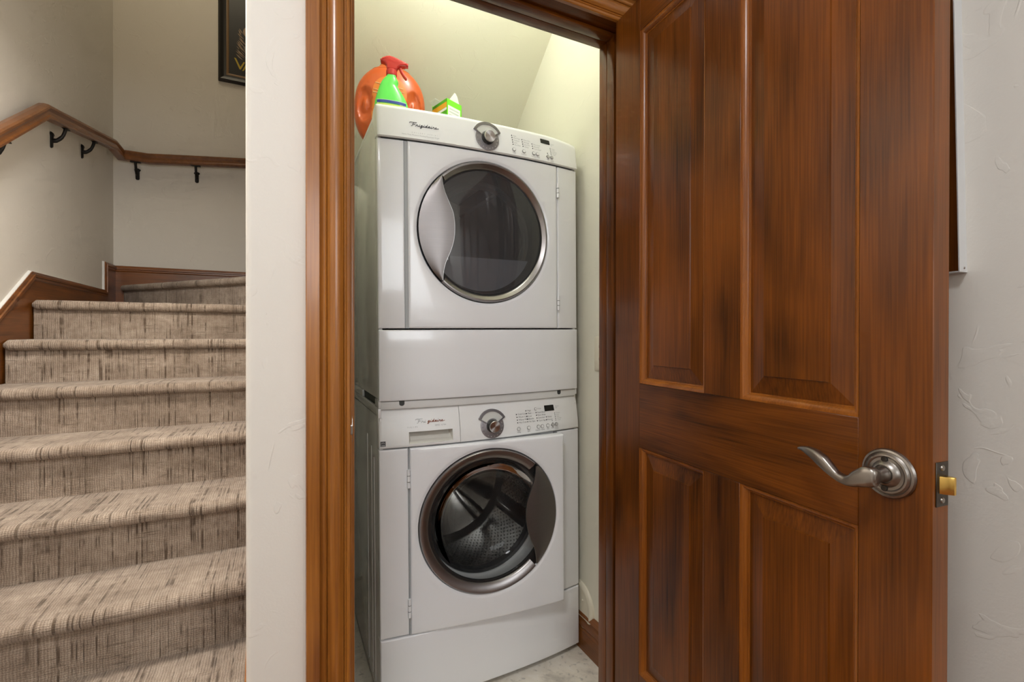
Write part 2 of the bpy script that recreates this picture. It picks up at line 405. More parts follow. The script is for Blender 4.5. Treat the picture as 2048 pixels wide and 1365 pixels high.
# front wall: outline with a doorway, plaster corner rounded at its free end
def front_wall():
    bn = 0.012; arc = [(XC + bn - bn * math.cos(a), YW + bn - bn * math.sin(a)) for a in [i * PI / 2 / 5 for i in range(6)]]
    plan_l = arc + [(OL, YW), (OL, YWB), (XP, YWB), (XP, 2.25), (XC, 2.25)]
    me_parts = []
    v, f = [], []
    def add(poly, z0, z1):
        b = len(v); n = len(poly); v.extend([(p[0], p[1], z0) for p in poly]); v.extend([(p[0], p[1], z1) for p in poly])
        f.append(tuple(b + i for i in range(n))); f.append(tuple(b + 2 * n - 1 - i for i in range(n)))
        for i in range(n): f.append((b + i, b + (i + 1) % n, b + n + (i + 1) % n, b + n + i))
    add(plan_l, 0, HC)
    add([(OL, YW), (OR_, YW), (OR_, YWB), (OL, YWB)], OT, HC)
    add([(OR_, YW), (XR, YW), (XR, YWB), (OR_, YWB)], 0, HC)
    return mesh('wall_front', v, f, 'wall_paint', None, 30)
struct(front_wall(), 'cream textured wall around the closet doorway')
struct(box('wall_stair_right', XC, XC + 0.1, 2.25, 3.08, 0, SC, 'wall_paint'), 'stair side wall behind the closet')
struct(box('wall_stair_right_upper', XC, XC + 0.1, YW + 0.012, 2.25, HC, SC, 'wall_paint'), 'upper stair side wall')
struct(box('wall_stair_header', XL, XC, 2.10, 2.20, HC, SC, 'wall_paint'), 'upper wall above the stair foot')
struct(box('wall_left', XL - 0.1, XL, -2.5, YB, 0, SC, 'wall_paint'), 'tan textured wall left of the stairs')
struct(box('wall_back', XL - 0.1, 1.7, YB, YB + 0.1, 0, SC, 'wall_paint'), 'tan textured wall behind the stairs')
struct(box('wall_stair_end', 1.6, 1.7, 2.9, YB, 0, SC, 'wall_paint'), 'far end wall of the upper stair flight')
struct(box('wall_stair_inner', XC + 0.1, 1.6, 2.98, 3.08, 0, SC, 'wall_paint'), 'inner wall of the upper stair flight')
struct(box('wall_right', XR, XR + 0.1, -2.5, YWB, 0, HC, 'wall_paint'), 'cream textured wall behind the open door')
def back_wall_hall():
    v, f = [], []
    for (x0, x1, z0, z1) in ((XL, -0.65, 0, HC), (0.95, XR, 0, HC), (-0.65, 0.95, 0, 1.35), (-0.65, 0.95, 2.40, HC)):
        b = len(v); v += [(x0, -2.5, z0), (x1, -2.5, z0), (x1, -2.4, z0), (x0, -2.4, z0), (x0, -2.5, z1), (x1, -2.5, z1), (x1, -2.4, z1), (x0, -2.4, z1)]
        f += [tuple(b + i for i in q) for q in BOXF]
    return mesh('wall_hall_rear', v, f, 'wall_paint')
struct(back_wall_hall(), 'hall wall behind the photographer with an added window opening')
struct(box('ceiling', XL, XR + 0.1, -2.5, YW, HC, HC + 0.1, 'ceiling_paint'), 'hall ceiling')
struct(box('ceiling_stair_foot', XL, XC, YW, 2.10, HC, HC + 0.1, 'ceiling_paint'), 'low ceiling above the foot of the stairs')
struct(box('ceiling_stair', XL, 1.7, 2.10, YB, SC, SC + 0.1, 'ceiling_paint'), 'stairwell ceiling')
# closet shell
struct(box('wall_closet_right', XCR, XCR + 0.08, YWB, 2.35, 0, 2.75, 'wall_paint_closet'), 'pale closet wall right of the machines')
struct(box('wall_closet_back', XP, XCR, 2.25, 2.33, 0, 1.80, 'wall_paint_closet'), 'closet wall behind the machines')
ys, zs = 1.137, 2.7258
struct(prism('ceiling_closet', [(1.137, 2.7258), (2.25, 1.7985), (2.30, 1.86), (1.137, 2.83)], XP, XCR, 0, 'wall_paint_closet'), 'sloping underside above the machines')
struct(box('wall_closet_left', XP - 0.001, XP + 0.004, YWB, 2.25, 0, 2.74, 'wall_paint_closet'), 'closet wall left of the machines')
struct(box('wall_closet_front', OL - 0.06, XCR, YWB, YWB + 0.004, OT, 2.74, 'wall_paint_closet'), 'closet wall above the doorway, inner side')

# ---- base boards
def baseboard(name, x_face, dirx, y0, y1, label, h=0.135):
    pr = [(0, 0), (0.016, 0), (0.0165, 0.074), (0.0100, 0.080), (0.0085, 0.083), (0.0180, 0.0865), (0.0185, 0.094), (0.0155, 0.106), (0.0090, 0.110), (0.0085, 0.113), (0.0130, 0.117), (0.0105, 0.127), (0.0055, h), (0, h)]
    rings = [[(x_face + dirx * a, y, b) for a, b in pr] for y in (y0, y1)]
    return struct(loft(name, rings, 'skirt_wood_y', None, True, True, 30), label)
baseboard('baseboard_right', XCR, -1, YWB + 0.002, 2.25, 'stained wooden baseboard right of the washer')
baseboard('baseboard_left', XP + 0.004, 1, YWB + 0.02, 2.25, 'stained wooden baseboard left of the washer')

# ---- door casing and jambs
XIL, XIR, ZIT = 0.1305, 0.8490, 1.9535
CAS = [(0, 0), (0, 0.0095), (0.002, 0.0115), (0.0065, 0.0125), (0.0085, 0.0112), (0.0092, 0.0132), (0.0108, 0.0142), (0.0125, 0.0132), (0.0132, 0.0108)]
CAS += [(0.0142 + 0.0305 * t, 0.0108 + 0.0105 * math.sin(PI * (0.10 + 0.84 * t)) ** 0.8) for t in [i / 12 for i in range(13)]]
CAS += [(0.0452, 0.0112), (0.0462, 0.0150), (0.0478, 0.0162), (0.0495, 0.0152), (0.052, 0.0155), (0.056, 0.0172), (0.0588, 0.0205), (0.0592, 0.0262), (0.0605, 0.0272), (0.083, 0.0272), (0.0842, 0.026), (0.0842, 0)]
def leg(name, xi, sgn, label):
    rings = [[(xi + sgn * a, YW - b, 0.0) for a, b in CAS], [(xi + sgn * a, YW - b, ZIT + a) for a, b in CAS]]
    return struct(loft(name, rings, 'trim_wood_z', None, True, True, 28), label)
leg('trim_1', XIL, -1, 'moulded wooden casing left of the closet doorway')
leg('trim_2', XIR, 1, 'moulded wooden casing right of the closet doorway')
struct(loft('trim_3', [[(XIL - a, YW - b, ZIT + a) for a, b in CAS], [(XIR + a, YW - b, ZIT + a) for a, b in CAS]], 'trim_wood_x', None, True, True, 28), 'moulded wooden casing over the closet doorway')
def jamb(name, parts, mat, label):
    r = thing(name, (0, 0, 0)); struct(r, label)
    for nm, b, bv in parts: box(nm, *b, mat, r, bv)
    return r
jamb('trim_4', [('jamb_board', (OL, 0.1345, YW, YWB + 0.004, 0, OT), 0.0012), ('door_stop', (0.1345, 0.1450, 1.060, 1.118, 0, 1.957), 0.002)], 'trim_wood_z', 'left jamb of the closet doorway')
rj = jamb('trim_5', [('jamb_board', (0.8460, OR_, YW, YWB + 0.004, 0, OT), 0.0012), ('door_stop', (0.8350, 0.8460, 1.060, 1.093, 0, 1.957), 0.003)], 'door_wood_z', 'right jamb of the closet doorway')
box('stop_strip', 0.8362, 0.8460, 1.0945, 1.128, 0, 1.957, 'door_wood_z', rj, 0.001)
hj = jamb('trim_6', [('jamb_board', (0.1345, 0.8460, YW, YWB + 0.004, 1.957, OT), 0.0012), ('door_stop', (0.145, 0.8350, 1.060, 1.093, 1.946, 1.957), 0.003)], 'door_wood_x', 'head jamb of the closet doorway')
box('stop_strip', 0.145, 0.8350, 1.0945, 1.128, 1.9472, 1.957, 'door_wood_x', hj, 0.001)
# strike plate on the left jamb
sp = thing('strike_plate', (0.1345, 1.03, 0.92), 'small dark metal strike plate on the left door jamb', 'strike plate')
prism('plate', [(1.0 - 1.0 + 0.0, -0.03), (0.024, -0.03), (0.024, 0.03), (0.0, 0.03)], 0, 0.0012, 0, 'pewter_dark', sp)
lip = [(0.0, -0.028), (-0.007, -0.022), (-0.0105, -0.008), (-0.0105, 0.008), (-0.007, 0.022), (0.0, 0.028)]
prism('lip', lip, -0.0035, -0.0018 + 0.003, 0, 'pewter', sp)

# ------------------------------------------------------------------ closet door (open towards the viewer)
DW, DT, DZ0, DZ1 = 0.7112, 0.035, 0.012, 1.9515
door = thing('door_1', (0.8083, 1.017, 0.0), rot=(0, 0, math.radians(-94.416))); struct(door, 'open dark-stained wooden four-panel closet door')
TX = (0.1035, 0.3180, 0.4080, 0.6205); ZU0, ZU1, ZL0, ZL1 = 0.9965, 1.868, 0.275, 0.838
def dbox(nm, x0, x1, z0, z1, mat): return box(nm, x0, x1, 0, DT, z0, z1, mat, door, 0.0008, 1)
dbox('stile', 0, TX[0], DZ0, DZ1, 'door_wood_z'); dbox('stile', TX[3], DW, DZ0, DZ1, 'door_wood_z')
for z0, z1 in ((DZ0, ZL0), (ZL1, ZU0), (ZU1, DZ1)): dbox('rail', TX[0], TX[3], z0, z1, 'door_wood_x')
for z0, z1 in ((ZL0, ZL1), (ZU0, ZU1)): dbox('mullion', TX[1], TX[2], z0, z1, 'door_wood_z')
STK = [(0.0, 0.0), (0.0004, 0.0016), (0.0016, 0.0018), (0.0040, 0.0024), (0.0068, 0.0042), (0.0092, 0.0068), (0.0104, 0.0088), (0.0112, 0.0108), (0.0130, 0.0112), (0.0140, 0.0134)]
for (x0, x1) in ((TX[0], TX[1]), (TX[2], TX[3])):
    for (z0, z1) in ((ZL0, ZL1), (ZU0, ZU1)):
        for face in (0, 1):
            fy = (lambda d: d) if face == 0 else (lambda d: DT - d)
            rings = [[(x0 + a, fy(b), z0 + a), (x1 - a, fy(b), z0 + a), (x1 - a, fy(b), z1 - a), (x0 + a, fy(b), z1 - a)] for a, b in STK]
            v = [p for r in rings for p in r]; f = []
            for i in range(len(rings) - 1):
                for j in range(4): f.append((i * 4 + j, i * 4 + (j + 1) % 4, i * 4 + 4 + (j + 1) % 4, i * 4 + 4 + j))
            mesh('panel_moulding', v, f, 'mould_wood_z', door, 25)
        pa = 0.012; bv = 0.034; v = []
        for (ins, d) in ((pa, 0.0165), (pa, 0.0128), (pa + bv, 0.0068), (pa + bv + 0.0012, 0.0042)):
            v += [(x0 + ins, d, z0 + ins), (x1 - ins, d, z0 + ins), (x1 - ins, d, z1 - ins), (x0 + ins, d, z1 - ins)]
        for (ins, d) in ((pa + bv + 0.0012, 0.0042), (pa + bv, 0.0068), (pa, 0.0128), (pa, 0.0165)):
            v += [(x0 + ins, DT - d, z0 + ins), (x1 - ins, DT - d, z0 + ins), (x1 - ins, DT - d, z1 - ins), (x0 + ins, DT - d, z1 - ins)]
        f = [(12, 13, 14, 15), (16, 17, 18, 19)]
        for a in (0, 1, 2, 4, 5, 6):
            for j in range(4): f.append((a * 4 + j, a * 4 + (j + 1) % 4, a * 4 + 4 + (j + 1) % 4, a * 4 + 4 + j))
        mesh('panel', v, f, 'door_wood_z', door)
# lever handle, visible side and far side
def lever(side):
    h = thing('lever_handle', (0.6612, 0 if side == 0 else DT, 0.9262)); h.parent = door
    s = -1 if side == 0 else 1
    del_ = lambda prof: [(r, s * d) for r, d in prof]
    lathe('rosette', del_([(0.0, 0.0), (0.0335, 0.0), (0.0340, 0.002), (0.0325, 0.0052), (0.0300, 0.0062), (0.0288, 0.0052), (0.0278, 0.0062), (0.0262, 0.0082), (0.0240, 0.0086), (0.0222, 0.0075), (0.0185, 0.0078), (0.0165, 0.0100), (0.0148, 0.0128), (0.0125, 0.0140), (0.0118, 0.0128), (0.0, 0.0128)]), 'pewter', h, n=56)
    lathe('neck', del_([(0.0, 0.010), (0.0110, 0.010), (0.0112, 0.018), (0.0100, 0.021), (0.0090, 0.026), (0.0088, 0.036), (0.0096, 0.040), (0.0, 0.040)]), 'pewter', h, n=32)
    # wavy lever: centre line in door plane, height and depth varying
    cl = [(0.0125, 0.045, 0.0020, 0.0070, 0.0066), (0.009, 0.046, 0.0018, 0.0125, 0.0078), (0.001, 0.047, 0.0000, 0.0142, 0.0082), (-0.009, 0.048, -0.0048, 0.0118, 0.0078), (-0.018, 0.049, -0.0100, 0.0085, 0.0070), (-0.028, 0.049, -0.0118, 0.0062, 0.0064), (-0.040, 0.049, -0.0080, 0.0060, 0.0064),
          (-0.050, 0.049, -0.0010, 0.0078, 0.0072), (-0.060, 0.049, 0.0068, 0.0090, 0.0076), (-0.072, 0.048, 0.0132, 0.0080, 0.0070), (-0.084, 0.047, 0.0165, 0.0060, 0.0058), (-0.094, 0.045, 0.0172, 0.0034, 0.0046), (-0.101, 0.044, 0.0160, 0.0018, 0.0030)]
    pts = catmull([(x, s * y, z) for x, y, z, _, _ in cl], 5); m = len(pts)
    def val(k, i):
        t = i / (m - 1) * (len(cl) - 1); a = int(min(t, len(cl) - 2)); u = t - a; return cl[a][k] * (1 - u) + cl[a + 1][k] * u
    rings = []
    for i, p in enumerate(pts):
        t = (pts[min(i + 1, m - 1)] - pts[max(i - 1, 0)]).normalized(); nz = Vector((-t.z, 0, t.x)).normalized()
        if nz.z < 0: nz = -nz
        hh, dd = val(3, i), val(4, i); ring = []
        for j in range(14):
            a = 2 * PI * j / 14; cx, sx = math.cos(a), math.sin(a)
            cx = math.copysign(abs(cx) ** 0.6, cx); sx = math.copysign(abs(sx) ** 0.6, sx)
            ring.append(p + nz * hh * cx + Vector((0, 1, 0)) * dd * sx)
        rings.append(ring)
    loft('lever', rings, 'pewter', h, True, True, 40)
    for dz in (0.0196, -0.0204):
        sc_ = lathe('screw', del_([(0, 0.0100), (0.0036, 0.0098), (0.0042, 0.0085), (0.0042, 0.006)]), 'pewter_dark', h, (-0.0015, 0, dz), n=16)
    return h
lever(0); lever(1)
# latch face plate and bolt on the free edge
lp = box('latch_plate', DW, DW + 0.0012, 0.0062, 0.0325, 0.8945, 0.9525, 'pewter_dark', door, 0.0005, 1)
for z in (0.9025, 0.9445): lathe('screw', [(0, 0.0028), (0.0032, 0.0026), (0.004, 0.001)], 'pewter', lp, (DW, 0.0193, z), 'x', 16)
bolt = [(0.0125, 0.0), (0.0260, 0.0), (0.0272, 0.0045), (0.0268, 0.0128), (0.0225, 0.0128), (0.0160, 0.0070)]
o = prism('latch_bolt', [(DW + b, a) for a, b in bolt], 0.9115, 0.9345, 2, 'brass', lp, 0.001)
# hinges on the hidden side
for z in (0.25, 1.0, 1.75): lathe('hinge', [(0, z - 0.045), (0.006, z - 0.045), (0.006, z + 0.045), (0, z + 0.045)], 'pewter_dark', door, (-0.005, DT + 0.004, 0), 'z', 12)

# ------------------------------------------------------------------ stairs
RISE, RUN = 0.182, 0.2555
XS0, XS1 = XL + 0.024, XC - 0.016
stairs = thing('staircase', (0, 1.37, 0), 'carpeted staircase climbing between the tan walls at left', 'stairs')
def nose_section(top, yf):
    """(y, z, arclength) along riser foot -> nosing -> tread back, y relative to the nosing front yf"""
    R = 0.0225; pts = []
    for i in range(13):
        a = -PI / 2 - 0.35 - (PI - 0.2) * i / 12
        pts.append((yf + R + R * math.cos(a), top - R + R * math.sin(a)))
    return pts
def carpet_step(idx, A, B, depth, straight=True):
    """A -> B is the nosing line (left end, right end)."""
    top = idx * RISE; A = Vector((*A, 0)); B = Vector((*B, 0)); d = (B - A); Ln = d.length; d /= Ln; n = Vector((-d.y, d.x, 0))
    R = 0.0225; nx = 72
    def strip(name, sec, wob, ends):
        v, f, uvs = [], [], []
        arc = [0.0]
        for i in range(1, len(sec)): arc.append(arc[-1] + math.hypot(sec[i][0] - sec[i - 1][0], sec[i][1] - sec[i - 1][1]))
        xs = [i / nx for i in range(nx + 1)]
        for t in xs:
            e = min(t, 1 - t) * Ln; k = 1.0
            if ends and e < 0.012: k = math.sqrt(max(0, 1 - (1 - e / 0.012) ** 2)) * 0.55 + 0.45
            for j, (a, z) in enumerate(sec):
                aa, zz = a, z
                if ends and a < 0.05:
                    cy_, cz_ = R, top - R
                    if k < 1: aa = cy_ + (a - cy_) * k if a < cy_ else a; zz = cz_ + (z - cz_) * k
                p = A + d * (t * Ln) + n * aa; q = Vector((p.x * 9, p.y * 9, zz * 9 + idx * 3.1))
                w = wob * (noise.noise(q) + 0.5 * noise.noise(q * 4))
                v.append((p.x + n.x * w, p.y + n.y * w, zz + w * 0.8)); uvs.append((p.x if straight else t * Ln + idx, arc[j] + idx * 0.47))
        m = len(sec)
        for i in range(nx):
            for j in range(m - 1): f.append((i * m + j, (i + 1) * m + j, (i + 1) * m + j + 1, i * m + j + 1))
        me = bpy.data.meshes.new(name); me.from_pydata(v, [], f); uvl = me.uv_layers.new(name='UVMap')
        for lp_ in me.loops: uvl.data[lp_.index].uv = uvs[lp_.vertex_index]
        bm = bmesh.new(); bm.from_mesh(me); bmesh.ops.recalc_face_normals(bm, faces=bm.faces[:])
        for fc in bm.faces: fc.smooth = True
        bm.to_mesh(me); bm.free()
        return link(name, me, 'carpet', stairs)
    sec = [(0.060, top - 2 * R - 0.002), (0.040, top - 2 * R - 0.002), (0.030, top - 2 * R - 0.001)]
    for i in range(13):
        a = -PI / 2 - (PI * 0.96) * i / 12
        sec.append((R + R * math.cos(a), top - R + R * math.sin(a)))
    nt_ = 14
    for i in range(1, nt_ + 1): sec.append((R + (depth - R) * i / nt_, top))
    strip('tread', sec, 0.0022, True)
    rs = [(0.030, top - RISE - 0.004), (0.030, top - RISE * 0.75), (0.030, top - RISE * 0.5), (0.030, top - R)]
    strip('riser', rs, 0.0008, False)
for k in range(1, 8):
    y = 1.6407 + RUN * (k - 2)
    carpet_step(k, (XS0, y), (XS1, y), RUN + 0.045 if k < 7 else 1.22)
carpet_step(8, (-1.000, 4.160), (-0.085, 3.062), 0.045, False)
prism('tread', [(-0.97, 4.20), (-0.06, 3.10), (0.02, 3.10), (0.02, 4.20)], 7 * RISE, 8 * RISE - 0.002, 2, 'carpet', stairs)
prism('tread', [(0.02, 3.09), (1.55, 3.09), (1.55, 4.20), (0.02, 4.20)], 8 * RISE, 9 * RISE, 2, 'carpet', stairs)

for ch in stairs.children: ch.location = -stairs.location

# ---- skirt boards
def skirt(name, outline, cap, plane, mat, mat_cap, label, caulk=False):
    """outline polygon (a, z); plane: fn(a, z, out) -> 3d; cap polyline along the top with mitres"""
    r = thing(name, (0, 0, 0)); struct(r, label)
    n = len(outline); v = [plane(a, z, 0.0) for a, z in outline] + [plane(a, z, 0.016) for a, z in outline]
    f = [tuple(range(n)), tuple(range(2 * n - 1, n - 1, -1))] + [(i, (i + 1) % n, n + (i + 1) % n, n + i) for i in range(n)]
    mesh('board', v, f, mat, r)
    prof = [(0, 0.0), (0, 0.012), (0.004, 0.018), (0.012, 0.020), (0.014, 0.0255), (0.024, 0.0255), (0.027, 0.0195), (0.036, 0.021), (0.042, 0.0175), (0.044, 0.0)]
    P = [Vector((a, z)) for a, z in cap]; rings = []
    for i, p in enumerate(P):
        d0 = (P[i] - P[i - 1]).normalized() if i else None; d1 = (P[i + 1] - P[i]).normalized() if i < len(P) - 1 else None
        nn = []
        for d in (d0, d1):
            if d is not None: nn.append(Vector((d.y, -d.x)))
        if len(nn) == 2: m = (nn[0] + nn[1]); m = m / max(0.2, m.dot(nn[0]))
        else: m = nn[0]
        rings.append([plane(p.x + m.x * w, p.y + m.y * w, o) for w, o in prof])
    loft('cap_moulding', rings, mat_cap, r, True, True, 30)
    if caulk:
        rings = []
        for i, p in enumerate(P[:-1]):
            d0 = (P[i] - P[i - 1]).normalized() if i else None; d1 = (P[i + 1] - P[i]).normalized(); nn = [Vector((d.y, -d.x)) for d in (d0, d1) if d is not None]
            m = nn[0] if len(nn) == 1 else (nn[0] + nn[1]) / max(0.2, (nn[0] + nn[1]).dot(nn[0]))
            rings.append([plane(p.x + m.x * w, p.y + m.y * w, o) for w, o in ((0.0005, 0.0), (0.0005, 0.0125), (-0.002, 0.010), (-0.0042, 0.0))])
        loft('paint_edge', rings, 'caulk_white', r, True, True, 30)
    return r
sl = (1.4072 - 1.2039) / (2.9634 - 2.663)
def zs_(y): return 1.4072 - sl * (2.9634 - y)
y0 = 1.3
capL = [(y0, zs_(y0)), (2.9634, 1.4072), (3.990, 1.4065), (3.990, 1.5935), (YB, 1.5955)]
outl = [(y0, max(0.0, zs_(y0) - 0.45)), (2.96, 0.9), (YB, 1.2)] + list(reversed(capL))
skirt('baseboard_stair_left', outl, capL, lambda a, z, o: (XL + o, a, z), 'skirt_wood_y', 'skirt_wood_y', 'dark wooden stair skirt board along the left wall', True)
capB = [(XL + 0.016, 1.5955), (-0.02, 1.5955)]
skirt('baseboard_stair_back', [(XL + 0.016, 1.2), (-0.02, 1.2), (-0.02, 1.5955), (XL + 0.016, 1.5955)], capB, lambda a, z, o: (a, YB - o, z), 'skirt_wood_x', 'skirt_wood_x', 'dark wooden stair skirt board along the back wall')
capR = [(1.22, 0.20), (2.9, zs_(2.9))]
skirt('baseboard_stair_right', [(1.22, 0.0), (1.5, 0.0), (2.9, zs_(2.9) - 0.45), (2.9, zs_(2.9)), (1.22, 0.20)], capR, lambda a, z, o: (XC - o * 0.8, a, z), 'skirt_wood_y', 'trim_wood_y', 'wooden stair skirt board along the closet side')

# ---- handrail
rail = thing('handrail', (XL + 0.06, 2.95, 2.16), 'brown wooden handrail bending around the stair walls on dark brackets', 'handrail')
rail_off = Vector(rail.location)
RP = [(0.000, -0.030), (0.008, -0.0335), (0.044, -0.0335), (0.052, -0.030), (0.052, -0.020), (0.047, -0.012), (0.0455, 0.002), (0.049, 0.010), (0.052, 0.018), (0.051, 0.027), (0.044, 0.0335), (0.026, 0.0365), (0.008, 0.0335), (0.001, 0.027), (0.000, 0.018), (0.003, 0.010), (0.0065, 0.002), (0.005, -0.012), (0.000, -0.020)]
def rail_path():
    # outer (wall side) line of the rail, centre height
    rx = XL + 0.034; ry = YB - 0.034
    return [((rx, 1.35), 1.1040), ((rx, 2.9489), 2.157), ((rx, 3.9675), 2.3650), ((rx, ry), 2.3620), ((-0.83, ry), 2.3595), ((-0.233, ry), 2.4235), ((0.6, ry), 2.93)]
rp = rail_path(); rings = []
pl = [Vector(p[0]) for p in rp]
for i, (p, z) in enumerate(rp):
    p = Vector(p); ns = []
    if i: d = (pl[i] - pl[i - 1]).normalized(); ns.append(Vector((d.y, -d.x)))
    if i < len(rp) - 1: d = (pl[i + 1] - pl[i]).normalized(); ns.append(Vector((d.y, -d.x)))
    m = ns[0] if len(ns) == 1 else (ns[0] + ns[1]) / (1 + ns[0].dot(ns[1]))
    rings.append([(p.x + m.x * a - rail_off.x, p.y + m.y * a - rail_off.y, z + b - rail_off.z) for a, b in RP])
loft('rail', rings, 'rail_wood_y', rail, True, True, 12)
def bracket(wall, base, out_dir, tan):
    """wall plate position, direction out of the wall, horizontal tangent"""
    b = Vector(wall) - rail_off; o = Vector(out_dir); t = Vector(tan); up = Vector((0, 0, 1))
    br = bpy.data.objects.new('bracket', None); C.objects.link(br); br.parent = rail; br.location = b
    rings = []
    for (h, wdt, th) in ((-0.042, 0.006, 0.004), (-0.036, 0.012, 0.010), (0.018, 0.012, 0.012), (0.026, 0.020, 0.014), (0.034, 0.016, 0.012), (0.040, 0.006, 0.004)):
        rings.append([t * (wdt * math.cos(a)) + o * max(0.0005, th * (0.5 + 0.5 * math.sin(a))) + up * h for a in [2 * PI * i / 10 for i in range(10)]])
    loft('wall_plate', rings, 'iron_dark', br, True, True, 50)
    tube('arm', catmull([o * 0.004 + up * -0.006, o * 0.026 + up * 0.0, o * 0.046 + up * 0.022, o * 0.056 + up * 0.050, o * 0.058 + up * 0.066], 4), [0.0115] * 4 + [0.0095] * 4 + [0.008] * 9, 'iron_dark', br, 8)
    bx = [t * sx * 0.030 + o * (0.058 + sy * 0.011) + up * z for z in (0.064, 0.069) for sx, sy in ((-1, -1), (1, -1), (1, 1), (-1, 1))]
    mesh('saddle', bx, [(0, 1, 2, 3), (7, 6, 5, 4), (0, 4, 5, 1), (1, 5, 6, 2), (2, 6, 7, 3), (3, 7, 4, 0)], 'iron_dark', br)
def rail_bottom_y(y): # centre height of the rail along the left wall
    for (a, za), (b, zb) in zip(rp[:2], rp[1:3]):
        if a[1] <= y <= b[1]: return za + (zb - za) * (y - a[1]) / (b[1] - a[1])
for y in (2.60, 3.2062, 3.6251): bracket((XL, y, rail_bottom_y(y) - 0.034 - 0.068), None, (1, 0, 0), (0, 1, 0))
for x, z in ((-0.9066, 2.3600), (-0.5511, 2.3894)): bracket((x, YB, z - 0.034 - 0.068), None, (0, -1, 0), (1, 0, 0))

# ---- picture on the stair wall
pic = thing('framed_picture', (-0.08, YB, 3.0405), 'black framed dark poster with yellow lettering high on the stair wall', 'picture')
PX0, PX1, PZ1 = -0.333, 0.333, 0.95
def mitre_frame(nm, x0, x1, z0, z1, prof, mat):
    rings = [[(x0 + a, -b, z0 + a), (x1 - a, -b, z0 + a), (x1 - a, -b, z1 - a), (x0 + a, -b, z1 - a)] for a, b in prof]
    v = [p for r in rings for p in r]; f = []
    for i in range(len(rings) - 1):
        for j in range(4): f.append((i * 4 + j, i * 4 + (j + 1) % 4, i * 4 + 4 + (j + 1) % 4, i * 4 + 4 + j))
    return mesh(nm, v, f, mat, pic, 25)
mitre_frame('frame', PX0, PX1, 0, PZ1, [(0, 0), (0, 0.018), (0.008, 0.026), (0.014, 0.030), (0.030, 0.024), (0.038, 0.019), (0.052, 0.016), (0.054, 0.008)], 'frame_black')
mitre_frame('liner', PX0 + 0.052, PX1 - 0.052, 0.052, PZ1 - 0.052, [(0, 0.004), (0, 0.013), (0.008, 0.014), (0.017, 0.010), (0.018, 0.004)], 'frame_gilt')
pst = box('poster', PX0 + 0.05, PX1 - 0.05, -0.007, -0.002, 0.05, PZ1 - 0.05, 'poster_black', pic)
def flat(nm, pts, mat, parent, y=-0.0075, t=0.0005):
    return prism(nm, pts, y, y - t, 1, mat, parent)
def stroke(a, b, w0, w1):
    a, b = Vector(a), Vector(b); d = (b - a).normalized(); n = Vector((-d.y, d.x))
    return [tuple(a + n * w0), tuple(b + n * w1), tuple(b - n * w1), tuple(a - n * w0)]
# yellow V and A (poster local: x from -0.333, z from 0)
vx, vz = -0.230, 0.200
flat('letter', [(vx, vz), (vx + 0.013, vz - 0.002), (vx + 0.042, vz - 0.062), (vx + 0.064, vz - 0.018), (vx + 0.074, vz - 0.021), (vx + 0.044, vz - 0.083), (vx + 0.036, vz - 0.080)], 'poster_yellow', pst)
flat('letter', [(vx + 0.054, vz - 0.089), (vx + 0.064, vz - 0.088), (vx + 0.084, vz - 0.052), (vx + 0.104, vz - 0.088), (vx + 0.114, vz - 0.089), (vx + 0.088, vz - 0.034), (vx + 0.078, vz - 0.034)], 'poster_yellow', pst)
random.seed(3)
parts = []
for i in range(17):
    zc = 0.225 + i * 0.0125; x0 = -0.222 + random.uniform(0, 0.018) + 0.0009 * i
    ln = random.uniform(0.028, 0.062); dz = -random.uniform(0.5, 1.0) * ln
    if i > 12: ln *= 0.5; dz *= 0.6
    parts.append(flat('s', [(x0, zc + 0.006), (x0 + ln * 0.4, zc + dz * 0.4 + 0.010), (x0 + ln, zc + dz), (x0 + ln * 0.4, zc + dz * 0.4 - 0.003)], 'poster_tan', None))
join('print', parts, parent=pst)
flat('print', [(-0.168, 0.30), (-0.10, 0.33), (0.0, 0.28), (0.0, 0.21), (-0.13, 0.215), (-0.155, 0.25)], 'poster_grey', pst, -0.0072)
flat('print', [(-0.135 + 0.07 * math.cos(a) + 0.035, 0.415 + 0.055 * math.sin(a)) for a in [2 * PI * i / 20 for i in range(20)]], 'poster_tan', pst, -0.0074)

